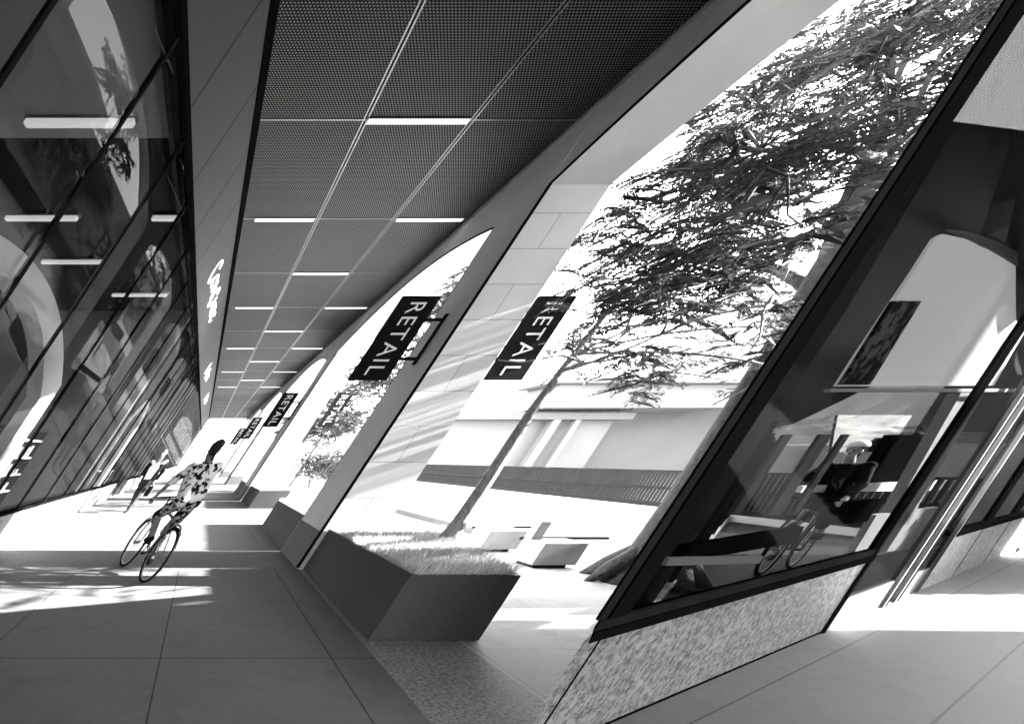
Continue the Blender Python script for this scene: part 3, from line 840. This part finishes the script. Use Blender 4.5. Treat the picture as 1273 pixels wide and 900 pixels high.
# panes between the posts
for a, b in ((.272, 4.458), (4.523, 6.198), (6.673, 6.748), (7.692, 9.298), (9.352, 11.198), (11.252, WL)):
    low = SILL + .051 if (b < 4.47 or a > 7.6) else .30
    MB().prism([wing(a, .012), wing(b, .012), wing(b, .024), wing(a, .024)], low, [WZ(a), WZ(b), WZ(b), WZ(a)]).build('pane', M['glassR'], wg)
door = MB().prism([wing(6.345, .012), wing(6.615, .012), wing(6.615, .024), wing(6.345, .024)], .30, [WZ(6.3), WZ(6.6), WZ(6.6), WZ(6.3)]).build('pane', M['glassR'], wg)
MB().prism([wing(6.79, .012), wing(7.555, .012), wing(7.555, .024), wing(6.79, .024)], .30, [WZ(6.8), WZ(7.5), WZ(7.5), WZ(6.8)]).build('door', M['glassR'], wg)
wbox('kick_panel', 4.525, 6.195, .005, .05, .012, .29, M['darkmetal'])
wbox('kick_panel', 6.79, 7.55, .005, .05, .012, .29, M['darkmetal'])
# roof, back wall, end wall, floor
def wedge(s0, t0, inset=0): return [wing(s0, t0), wing(WL, t0), wing(WL, TB*WL - inset)]
rf = MB(); rg = MB(); NS, NT = 40, 8
for i in range(NS):
    for dz in (0,):
        sa1, sb1 = WL*i/NS, WL*(i+1)/NS
        for j in range(NT):
            q = []
            for (ss, tt) in ((sa1, j/NT), (sb1, j/NT), (sb1, (j+1)/NT), (sa1, (j+1)/NT)):
                t_ = -.04 + (TB*ss + .04)*tt; p = wing(ss, t_); q.append((p[0], p[1], RZ(ss, t_)))
            (rf if sb1 <= 5.3 else rg).add(q + [(x_, y_, z_ + .09) for x_, y_, z_ in q], [(3,2,1,0), (4,5,6,7)] + ([(0,1,5,4)] if j == 0 else []) + ([(2,3,7,6)] if j == NT-1 else []) + ([(1,2,6,5)] if i in (NS-1, 12) else []) + ([(3,0,4,7)] if i == 0 else []))
rf.build('roof', M['darkmetal'], wg)
rg.build('glass_roof', M['glassB'], wg)
def backline(s): return (P0[0] + bk[0]*s*1.0/ca, P0[1] + bk[1]*s*1.0/ca)
NBK = (bk[1], -bk[0])                        # from the back wall towards the inside
def bprism(name, sa_, sb_, t0, t1, z0, mat, z1=None):
    P = lambda q, t: (backline(q)[0] + NBK[0]*t, backline(q)[1] + NBK[1]*t)
    a_, b_ = RZ(sa_, TB*sa_) - .006, RZ(sb_, TB*sb_) - .006
    if z1 is not None: a_ = b_ = z1
    MB().prism([P(sa_, t0), P(sb_, t0), P(sb_, t1), P(sa_, t1)], z0, [a_, b_, b_, a_]).build(name, mat, wg)
bprism('back_wall', .5, 3.0, 0, .06, .012, M['shopdark'])
bprism('back_plinth', 3.01, WL, 0, .08, .012, M['granite_wall'], .15)
for q in (3.2, 5.0, 6.8, 8.6, 10.4, 12.2, 14.0):
    bprism('back_mullion', q - .19, q - .15, .01, .06, .151, M['frame'])
    bprism('back_pane', q - .145, q + 1.605, .02, .03, .151, M['glassB'])
MB().prism([wing(WL-.1, .13), wing(WL-.002, .13), wing(WL-.002, TB*WL-.12), wing(WL-.1, TB*WL-.12)], .012, 1.88).build('end_wall', M['shopgrey'], wg)
MB().prism([wing(.6, .125), wing(WL-.12, .125), wing(WL-.12, TB*WL-.14)], .010, .016).build('interior_floor', M['shopdark'], wg)
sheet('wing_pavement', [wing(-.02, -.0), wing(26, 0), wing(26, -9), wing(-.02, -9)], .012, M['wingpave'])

# what stands behind the dark glass, put in for mirrored views
def wpix(u, v, t):
    """(s, z) where the line of sight of a photo pixel meets the plane at depth t behind the front"""
    a = (u + K*(v - 570) - 252)/F
    ox, oy = P0[0] + NB_[0]*t, P0[1] + NB_[1]*t
    s = (a*oy - ox)/(D[0] - a*D[1]); y = oy + D[1]*s
    return s, H - (v - 570)/F*y
def wpoly(name, pix, t, th, mat, label=None, cat=None, par=None, group=None):
    P = []
    for u, v in pix:
        s, z = wpix(u, v, t); x, y = wing(s, t); P.append((x, y, max(z, .018)))
    o = MB().extr(P, (NB_[0]*th, NB_[1]*th, 0)).build(name, mat, par)
    if label: tag(o, label, cat, group)
    return o
# arched panel made to glow in place of a mirrored arch
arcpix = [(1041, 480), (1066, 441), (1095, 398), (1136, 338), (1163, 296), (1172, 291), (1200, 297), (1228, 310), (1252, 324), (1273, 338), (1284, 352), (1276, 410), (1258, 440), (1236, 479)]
wpoly('arch_reflection', arcpix, .16, .02, M['archglow'], 'white arch made to glow behind the dark glass, standing in for a mirrored arch', 'display panel')
wpoly('arched_band', [(1180, 285), (1206, 288), (1240, 300), (1273, 317), (1290, 330), (1284, 349), (1262, 327), (1240, 313), (1222, 306), (1200, 293)], .15, .02, M['shopgrey'], 'grey curved band above the white mirrored arch', 'display panel')
wpoly('mosaic_panel', [(1046, 478), (1058, 460), (1112, 374), (1146, 374), (1082, 478)], .13, .02, M['mosaic'], 'dark mosaic patterned panel at the edge of the white arched panel', 'display panel')
wpoly('light_rail', [(1032, 487), (1034, 483), (1270, 483), (1268, 487)], .11, .03, M['white'], 'long white horizontal rail under the white arched panel', 'rail')
wpoly('display_column', [(1102, 652), (1195, 488), (1224, 488), (1128, 652)], .22, .08, M['palegrey'], 'pale square column inside the dark glass building', 'column')
wpoly('display_board', [(1033, 562), (1042, 516), (1134, 516), (1104, 562)], 1.45, .03, M['shopgrey'], 'grey board hung behind the helmeted cyclist', 'board')
wpoly('display_counter', [(1068, 606), (1112, 540), (1150, 540), (1112, 604)], 1.3, .1, M['black'], 'tall black cabinet behind the helmeted cyclist', 'cabinet')
wpoly('street_reflection', [(995, 612), (1000, 604), (1195, 596), (1189, 609)], 1.2, .05, M['white'], 'long white strip behind the dark glass, standing in for the mirrored bright street', 'shelf')  # white strip put in for the bright street floor mirrored here
wpoly('black_box', [(1048, 652), (1066, 624), (1096, 620), (1078, 648)], .18, .08, M['black'], 'black box under the long white strip', 'box')
wpoly('pale_floor_step', [(1060, 690), (1090, 640), (1168, 630), (1136, 682)], .22, .05, M['palegrey'], 'pale low plinth at the foot of the square column', 'plinth')
wpoly('low_bench', [(842, 700), (856, 678), (1000, 654), (990, 674)], .16, .05, M['black'], 'black low bench close behind the granite plinth', 'bench')
wpoly('bench_top', [(828, 703), (832, 693), (950, 691), (944, 700)], .10, .03, M['white'], 'white strip of floor matting close behind the sill', 'mat')
for k, (u, w) in enumerate(((930, 10), (975, 14), (1004, 7))):
    wpoly('hanging_banner', [(u - 20, 640), (u + 46, 540), (u + 46 + w, 540), (u - 20 + w, 640)], .2, .02, M['shopgrey'] if k != 1 else M['grey'],
          ['narrow grey banner nearest the sharp corner', 'wide pale banner behind the dark glass beside the cyclist', 'thin grey banner touching the cyclist display'][k], 'banner', group='banners behind the dark glass')

# ------------------------------------------------------------------ the off-picture tower that shades the near paving
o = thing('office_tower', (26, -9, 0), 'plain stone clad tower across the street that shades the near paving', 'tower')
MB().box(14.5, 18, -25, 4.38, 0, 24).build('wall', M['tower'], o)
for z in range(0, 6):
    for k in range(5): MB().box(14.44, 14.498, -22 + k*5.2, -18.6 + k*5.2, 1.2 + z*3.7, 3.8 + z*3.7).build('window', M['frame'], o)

rnd = random.Random(77)
t = thing('shade_hedge', (14.2, 7.0, 0), 'tall loose foliage added out of view to shade the plinth and door of the glass building', 'shade_hedge')  # foliage out of view, added to shade the wing plinth and door
hm = MB()
for k in range(26000):
    p = Vector((14.2 + rnd.gauss(0, .22), rnd.uniform(5.75, 8.1), 3.3*rnd.random()**.8))
    frond(hm, p, Vector((rnd.uniform(-1,1), rnd.uniform(-1,1), rnd.uniform(-.4,.8))), .13, .03, rnd)
hm.build('foliage', M['leaf'], t)
sm_ = MB()
for k in range(9): sm_.tube([(14.2, 5.9 + .26*k, 0), (14.2 + rnd.uniform(-.1,.1), 5.9 + .26*k, 1.5), (14.2, 5.9 + .26*k + rnd.uniform(-.2,.2), 2.9)], [.04, .03, .008], 6)
sm_.build('stems', M['bark'], t)
o = thing('reflection_block', (72, 30, 0), 'dark block added out of view to darken reflections in the glass building', 'building')  # unseen block added to darken what the wing glass reflects
MB().box(62, 82, 6, 70, 0, 19).build('wall', M['darkmetal'], o)
MB().box(61.9, 82.1, 5.9, 70.1, 19.01, 19.4).build('parapet', M['frame'], o)

# ------------------------------------------------------------------ people and bicycles
def cap(mb, a, b, ra, rb, n=14):
    """tapered capsule between two points"""
    a, b = Vector(a), Vector(b); d = b - a; L = d.length; d.normalize(); ax = d.orthogonal().normalized(); bx = d.cross(ax)
    prof = [(-ra*math.cos(q*math.pi/8), ra*math.sin(q*math.pi/8)) for q in range(0, 5)] + [(L + rb*math.sin(q*math.pi/8), rb*math.cos(q*math.pi/8)) for q in range(0, 5)]
    vs = []
    for h, r in prof:
        r = max(r, .0008)
        for k in range(n):
            w = 2*math.pi*k/n; vs.append(a + d*h + (ax*math.cos(w) + bx*math.sin(w))*r)
    m = len(prof)
    fs = [(i*n+k, i*n+(k+1) % n, (i+1)*n+(k+1) % n, (i+1)*n+k) for i in range(m-1) for k in range(n)] + [tuple(range(n))[::-1], tuple(range((m-1)*n, m*n))]
    mb.add(vs, fs)
def fuse(mb, voxel=.011, smooth=3):
    """weld overlapping volumes into one continuous skin"""
    me = bpy.data.meshes.new('tmp'); me.from_pydata(mb.v, [], mb.f); me.update()
    bm = bmesh.new(); bm.from_mesh(me); bmesh.ops.recalc_face_normals(bm, faces=bm.faces); bm.to_mesh(me); bm.free()
    ob = bpy.data.objects.new('tmp', me); COL.objects.link(ob)
    r = ob.modifiers.new('r', 'REMESH'); r.mode = 'VOXEL'; r.voxel_size = voxel
    sm = ob.modifiers.new('s', 'SMOOTH'); sm.factor = .5; sm.iterations = smooth
    dg = bpy.context.evaluated_depsgraph_get(); dg.update()
    e = bpy.data.meshes.new_from_object(ob.evaluated_get(dg))
    out = MB().add([v.co[:] for v in e.vertices], [tuple(p.vertices) for p in e.polygons])
    bpy.data.objects.remove(ob); bpy.data.meshes.remove(me); bpy.data.meshes.remove(e)
    return out

def person(base, ang, J, label, look=0, clothes=None, group=None, hairstyle='short', bulk=1.0, helmet=False):
    """J: joints in the person's own frame (x right, y forward, z up); base: plan point; ang: heading about z"""
    ca, sa_ = math.cos(ang), math.sin(ang)
    W = lambda p: Vector((base[0] + p[0]*ca - p[1]*sa_, base[1] + p[0]*sa_ + p[1]*ca, base[2] + p[2]))
    J = {k: W(v) for k, v in J.items()}
    t = thing('person', base, label, 'person', group)
    B = bulk
    fw = (W((0, 1, 0)) - W((0, 0, 0))); rt = (W((1, 0, 0)) - W((0, 0, 0))); up = Vector((0, 0, 1))
    cl_, sl_ = math.cos(look), math.sin(look); hf = fw*cl_ + rt*sl_; hr = rt*cl_ - fw*sl_
    body = MB(); Cn = J['chest']; Pv = J['pelvis']; Hd = J['head']
    def torso(mb, g_=0.0):
        for s in (-1, 1):
            cap(mb, Pv + rt*s*.075, Cn + rt*s*.095 - up*.04, .095*B + g_, .105*B + g_)
            cap(mb, Cn + rt*s*.09, J['shoulder_' + 'lr'[s > 0]], .085*B + g_, .062*B + g_)
        cap(mb, Pv, Cn, .10*B + g_, .115*B + g_)
    torso(body)
    cap(body, Cn + up*.12, Hd - up*.09, .058, .055)
    # head: skull, jaw, nose, ears, brow
    def bl(c, r): 
        m = MB(); m.ball((0, 0, 0), r, 16, 12)
        body.add([Vector(c) + hr*p[0] + hf*p[1] + up*p[2] for p in m.v], m.f)
    bl(Hd + up*.025, (.074, .094, .098)); bl(Hd + hf*.018 - up*.055, (.056, .07, .066))
    bl(Hd + hf*.098 - up*.014, (.014, .02, .024)); bl(Hd + hf*.09 - up*.062, (.024, .012, .009))
    for s in (-1, 1): bl(Hd + hr*s*.076 - up*.008, (.011, .02, .032)); bl(Hd + hr*s*.03 + hf*.082 + up*.03, (.024, .012, .008))
    for s, q in ((-1, 'l'), (1, 'r')):
        cap(body, J['shoulder_'+q], J['elbow_'+q], .048*B, .038*B); cap(body, J['elbow_'+q], J['hand_'+q], .038*B, .026)
        # hand: palm, four fingers, thumb
        fd = (J['hand_'+q] - J['elbow_'+q]).normalized(); cdir = Vector((0, 0, -1)) - fd*fd.dot(Vector((0, 0, -1)))
        if cdir.length < .2: cdir = fw - fd*fd.dot(fw)
        cdir.normalize(); sd = fd.cross(cdir); h0 = J['hand_'+q]
        cap(body, h0, h0 + fd*.07, .026, .03)
        for f in range(4):
            o_ = sd*(f - 1.5)*.021; L = (.07, .08, .074, .058)[f]
            k1 = h0 + fd*.085 + o_; k2 = k1 + (fd*.75 + cdir*.55)*L*.55; k3 = k2 + (fd*.15 + cdir)*L*.45
            cap(body, k1, k2, .0095, .009, 8); cap(body, k2, k3, .009, .0075, 8)
        th = h0 + fd*.03 - sd*.028
        cap(body, th, th + (fd*.5 - sd*.55 + cdir*.4)*.045, .012, .010, 8); cap(body, th + (fd*.5 - sd*.55 + cdir*.4)*.045, th + (fd*.9 - sd*.5 + cdir*.8)*.062, .010, .008, 8)
        cap(body, J['hip_'+q], J['knee_'+q], .085*B, .056*B); cap(body, J['knee_'+q], J['ankle_'+q], .054*B, .036)
        ft = J['toe_'+q]
        cap(body, J['ankle_'+q] - up*.03, ft, .038, .03)
    C_ = clothes or {}
    fuse(body, .010, 2).build('body', M[C_.get('skin', 'skin')], t, smooth=True)
    # top: torso and sleeves
    s = MB(); torso(s, .014)
    for q in 'lr':
        e = J['shoulder_'+q].lerp(J['elbow_'+q], C_.get('sleeve', .75))
        cap(s, J['shoulder_'+q], e, .066*B, .058*B)
        if C_.get('long'):
            cap(s, J['shoulder_'+q], J['elbow_'+q], .064*B, .054*B); cap(s, J['elbow_'+q], J['elbow_'+q].lerp(J['hand_'+q], .9), .054*B, .040)
    fuse(s, .012, 3).build('shirt', M[C_.get('top', 'shirtw')], t, smooth=True)
    p = MB()
    for q in 'lr':
        e = C_.get('leg', 1.0)
        if e <= 1: cap(p, J['hip_'+q], J['hip_'+q].lerp(J['knee_'+q], e), .102*B, .080*B)
        else:
            cap(p, J['hip_'+q], J['knee_'+q], .102*B, .074*B); cap(p, J['knee_'+q], J['knee_'+q].lerp(J['ankle_'+q], e-1), .074*B, .060*B)
    cap(p, J['hip_l'], J['hip_r'], .115*B, .115*B)
    fuse(p, .012, 3).build('trousers', M[C_.get('bottom', 'clothd')], t, smooth=True)
    for q in 'lr':
        m = MB(); a = J['ankle_'+q]; f_ = J['toe_'+q]; cap(m, a - up*.035 - (f_-a).normalized()*.02, f_, .048, .036)
        fuse(m, .008, 2).build('shoe', M[C_.get('shoe', 'clothd')], t, smooth=True)
    hm = MB()
    def hb(c, r): 
        m = MB(); m.ball((0, 0, 0), r, 16, 12); hm.add([Vector(c) + hr*v[0] + hf*v[1] + up*v[2] for v in m.v], m.f)
    hb(Hd + up*.05 - hf*.022, (.086, .092, .088))
    hb(Hd - hf*.055 - up*.005, (.072, .055, .085))
    if hairstyle == 'ponytail': cap(hm, Hd - hf*.10 + up*.05, Hd - hf*.14 - up*.14, .036, .016)
    fuse(hm, .010, 2).build('hair', M['hair'], t, smooth=True)
    eye = MB()
    for s_ in (-1, 1):
        m = MB(); m.ball((0, 0, 0), .012, 8, 6); eye.add([Hd + hr*s_*.03 + hf*.083 + up*.012 + Vector(v) for v in m.v], m.f)
    eye.build('eyes', M['black'], t)
    if helmet:
        m2 = MB()
        m = MB(); m.ball((0, 0, 0), (.105, .135, .085), 18, 12)
        m2.add([Hd + up*.075 - hf*.012 + hr*v[0] + hf*v[1] + up*max(v[2], -.015) for v in m.v], m.f)
        m2.build('helmet', M['letter'], t, smooth=True)
    if C_.get('jacket'):
        s = MB()
        for sgn in (-1, 1):
            q = 'lr'[sgn > 0]
            cap(s, Pv + rt*sgn*.13 + fw*.035, Cn + rt*sgn*.15 + fw*.03, .075, .08); cap(s, Pv + rt*sgn*.14 - up*.14, Pv + rt*sgn*.13, .07, .08)
            cap(s, J['shoulder_'+q], J['elbow_'+q], .075, .066); cap(s, J['elbow_'+q], J['elbow_'+q].lerp(J['hand_'+q], .85), .066, .05)
        cap(s, Pv - fw*.05, Cn - fw*.05, .10, .10)
        fuse(s, .012, 3).build('jacket', M[C_['jacket']], t, smooth=True)
    if C_.get('bag'):
        bg = MB(); c = J['hand_l'] + Vector((0, 0, -.30)); bg.box(c.x-.07, c.x+.07, c.y-.16, c.y+.16, c.z-.15, c.z+.13); bg.tube([c+Vector((0,-.1,.13)), J['hand_l']+Vector((0,0,-.05)), c+Vector((0,.1,.13))], .01, 6)
        tag(bg.build('shoulder_bag', M['clothd'], base=tuple(c)), C_['bag'], 'bag')
    return t

def bicycle(rear, ang, label, group=None):
    """rear: ground contact of the rear wheel; ang: heading about z (0 = +y)"""
    ca, sa_ = math.cos(ang), math.sin(ang)
    W = lambda x, y, z: Vector((rear[0] + x*ca - y*sa_, rear[1] + x*sa_ + y*ca, rear[2] + z))
    ax = W(1, 0, 0) - W(0, 0, 0)
    t = thing('bicycle', rear, label, 'bicycle', group)
    Rw = .345; wb = 1.05
    for yy in (0, wb):
        w = MB().ring(W(0, yy, Rw), ax, Rw - .02, .020, 44, 8).build('wheel', M['rubber'], t, smooth=True)
        r = MB().ring(W(0, yy, Rw), ax, Rw - .045, .009, 44, 6).build('rim', M['chrome'], w.name, base=ORIGIN[t]); 
        sp = MB()
        for k in range(24):
            a = 2*math.pi*k/24; sp.tube([W(.02*(-1)**k, yy, Rw), W(0, yy + math.cos(a)*(Rw-.045), Rw + math.sin(a)*(Rw-.045))], .0022, 4)
        sp.tube([W(-.05, yy, Rw), W(.05, yy, Rw)], .018, 8)
        sp.build('spokes', M['chrome'], w.name, base=ORIGIN[t])
    bb, st, hd, hd2 = W(0, .42, .30), W(0, .26, .80), W(0, .90, .86), W(0, .94, .72)
    fr = MB()
    for a, b, r in ((bb, st, .017), (st + (bb-st)*.08, hd, .016), (bb, hd2, .019), (hd, hd2, .021)): fr.tube([a, b], r, 8)
    for s in (-.05, .05):
        fr.tube([W(s, 0, Rw), bb + ax*s*.6], .010, 6); fr.tube([W(s, 0, Rw), st + ax*s*.4 + (bb-st)*.06], .009, 6)
    fr.build('frame', M['chrome'], t, smooth=True)
    fk = MB()
    for s in (-.05, .05): fk.tube([hd2 + ax*s*.8, W(s, wb-.03, .5), W(s, wb, Rw)], [.014, .012, .009], 6)
    fk.build('fork', M['chrome'], t, smooth=True)
    hb = MB(); hb.tube([hd, W(0, .88, .97), W(0, .93, 1.0)], .014, 8)
    hb.tube([W(-.29, .84, .98), W(-.2, .88, 1.0), W(-.06, .93, 1.0), W(.06, .93, 1.0), W(.2, .88, 1.0), W(.29, .84, .98)], .0125, 8)
    hb.build('handlebar', M['black'], t, smooth=True)
    sd = MB(); sd.ball((0, 0, 0), (.075, .13, .035), 14, 8); sd.v = [tuple(W(0, .22, .95) + (W(v[0]*(1 - .5*max(0, v[1])/.13), v[1], v[2]) - W(0, 0, 0))) for v in sd.v]
    sd.tube([st, W(0, .235, .93)], .013, 8)
    sd.build('saddle', M['black'], t, smooth=True)
    ck = MB().ring(bb + ax*.06, ax, .085, .006, 24, 6); ck.tube([bb - ax*.08, bb + ax*.08], .015, 8)
    ck.tube([bb + ax*.085, W(.085, .50, .15)], .010, 6); ck.tube([bb - ax*.085, W(-.085, .34, .45)], .010, 6)
    for p in (W(.13, .50, .15), W(-.13, .34, .45)): ck.box(p.x-.045, p.x+.045, p.y-.04, p.y+.04, p.z-.010, p.z+.010)
    ck.build('crankset', M['black'], t)
    mg = MB()
    for yy in (0, wb):
        mg.tube([W(0, yy + math.cos(q)*(Rw+.025), Rw + math.sin(q)*(Rw+.025)) for q in [R(20 + 14*k) for k in range(11)]], .012, 6)
    mg.build('mudguard', M['chrome'], t, smooth=True)
    return t

# walkway cyclist, riding away from us
rear = (.245, 6.40, .010); hd_ang = math.atan2(.41, 1.0)
bicycle(rear, hd_ang, 'silver bicycle ridden along the walkway by the cyclist in a blotched shirt')
ride = dict(pelvis=(0, .20, 1.03), chest=(0, .36, 1.38), head=(0, .45, 1.66), shoulder_l=(-.185, .38, 1.42), shoulder_r=(.185, .38, 1.42),
            elbow_l=(-.27, .60, 1.19), elbow_r=(.27, .60, 1.19), hand_l=(-.26, .80, 1.035), hand_r=(.26, .80, 1.035),
            hip_l=(-.09, .22, .98), hip_r=(.09, .22, .98), knee_l=(-.13, .58, .80), knee_r=(.13, .55, .56), ankle_l=(-.13, .31, .53), ankle_r=(.13, .47, .20), toe_l=(-.13, .43, .485), toe_r=(.13, .60, .185))
person(rear, hd_ang, ride, 'cyclist seen from behind in a black and white blotched shirt, riding away', 0, dict(top='camo', bottom='camo2', leg=1.0, skin='skin', shoe='clothd', sleeve=.8), hairstyle='ponytail')

# cyclist set behind the dark glass in place of a reflection, riding left
gx, gy = gpt(974, 709)
hx = math.atan2(-(-D[0]), -D[1])
wr = (gx + .15, gy + .08, .017)
angw = math.atan2(D[0], -D[1])              # heading along -D
bicycle(wr, angw, 'dark bicycle behind the glass of the sharp cornered building, standing in for a reflection')
person(wr, angw, dict(ride, head=(0, .50, 1.63), chest=(0, .40, 1.36)), 'cyclist in a white helmet and dark shirt behind the dark glass, standing in for a reflection', .15,
       dict(top='clothd', bottom='clothd', leg=1.6, long=True, skin='skinw', shoe='clothd'), helmet=True)

# people walking
walk = dict(pelvis=(0, 0, .95), chest=(0, .03, 1.33), head=(0, .06, 1.70), shoulder_l=(-.19, .03, 1.44), shoulder_r=(.19, .03, 1.44),
            elbow_l=(-.25, -.10, 1.15), elbow_r=(.25, .08, 1.15), hand_l=(-.25, .02, .92), hand_r=(.25, .26, .98),
            hip_l=(-.09, 0, .92), hip_r=(.09, 0, .92), knee_l=(-.09, .18, .52), knee_r=(.09, -.05, .50), ankle_l=(-.09, .30, .10), ankle_r=(.09, -.34, .16),
            toe_l=(-.09, .44, .045), toe_r=(.09, -.25, .045))
x, y = gpt(157, 637)
person((x, y, .009), R(165), walk, 'walking person in a white shirt and open dark jacket near the shop front', .2,
       dict(top='shirtw', jacket='clothd', bottom='clothg', leg=1.9, skin='skinw', shoe='clothd', bag='dark bag hanging from the hand of the walking person in the white shirt'))
x, y = gpt(240, 599)
person((x, y, .009), R(180), {k: (v[0], v[1], v[2]*.93) for k, v in walk.items()}, 'small distant person in dark clothes at the far end of the walkway', 0,
       dict(top='clothg', bottom='clothd', leg=1.9, long=True))
x, y = gpt(305, 600)
person((x + .5, y, .0), R(20), {k: (v[0], v[1], v[2]*.95) for k, v in walk.items()}, 'distant person standing on the bright plaza between the far piers', 0,
       dict(top='clothd', bottom='clothd', leg=1.9, long=True))

# ------------------------------------------------------------------ sun, sky, camera
SL = .43                                     # fall of the sunlight per metre across the plan
sd_u = Vector((-1, .025, -SL))               # direction of light in upright plan
sdw = Vector((sd_u.x + K*sd_u.z, sd_u.y, sd_u.z)).normalized()
sun = bpy.data.lights.new('sun', 'SUN'); sun.energy = 5.0; sun.angle = R(.5); sun.color = (1, .985, .96)
so = bpy.data.objects.new('sun', sun); COL.objects.link(so); so.rotation_euler = sdw.to_track_quat('-Z', 'Y').to_euler()
w = bpy.data.worlds.new('World'); S.world = w; w.use_nodes = True; nt = w.node_tree
sky = nt.nodes.new('ShaderNodeTexSky'); sky.sky_type = 'NISHITA'; sky.sun_disc = False
elev = math.asin(-sdw.z); sky.sun_elevation = elev
az = math.atan2(-sdw.x, -sdw.y)             # clockwise from +y
sky.sun_rotation = az
bw_ = nt.nodes.new('ShaderNodeRGBToBW'); nt.links.new(sky.outputs[0], bw_.inputs[0])
bg = nt.nodes['Background']; nt.links.new(bw_.outputs[0], bg.inputs[0]); bg.inputs[1].default_value = .15

cam = bpy.data.cameras.new('camera'); co = bpy.data.objects.new('camera', cam); COL.objects.link(co); S.camera = co
co.location = (0, 0, H); co.rotation_euler = (R(90), 0, 0)
cam.sensor_fit = 'HORIZONTAL'; cam.sensor_width = 36; cam.lens = F/1273*36
cam.shift_x = (636.5 - 252)/1273; cam.shift_y = (570 - 450)/1273
cam.clip_start = .05; cam.clip_end = 2000
S.view_settings.view_transform = 'Standard'; S.view_settings.look = 'None'; S.view_settings.exposure = 4.4; S.view_settings.gamma = 1
S.cycles.max_bounces = 8; S.cycles.transparent_max_bounces = 12
S.cycles.use_denoising = True
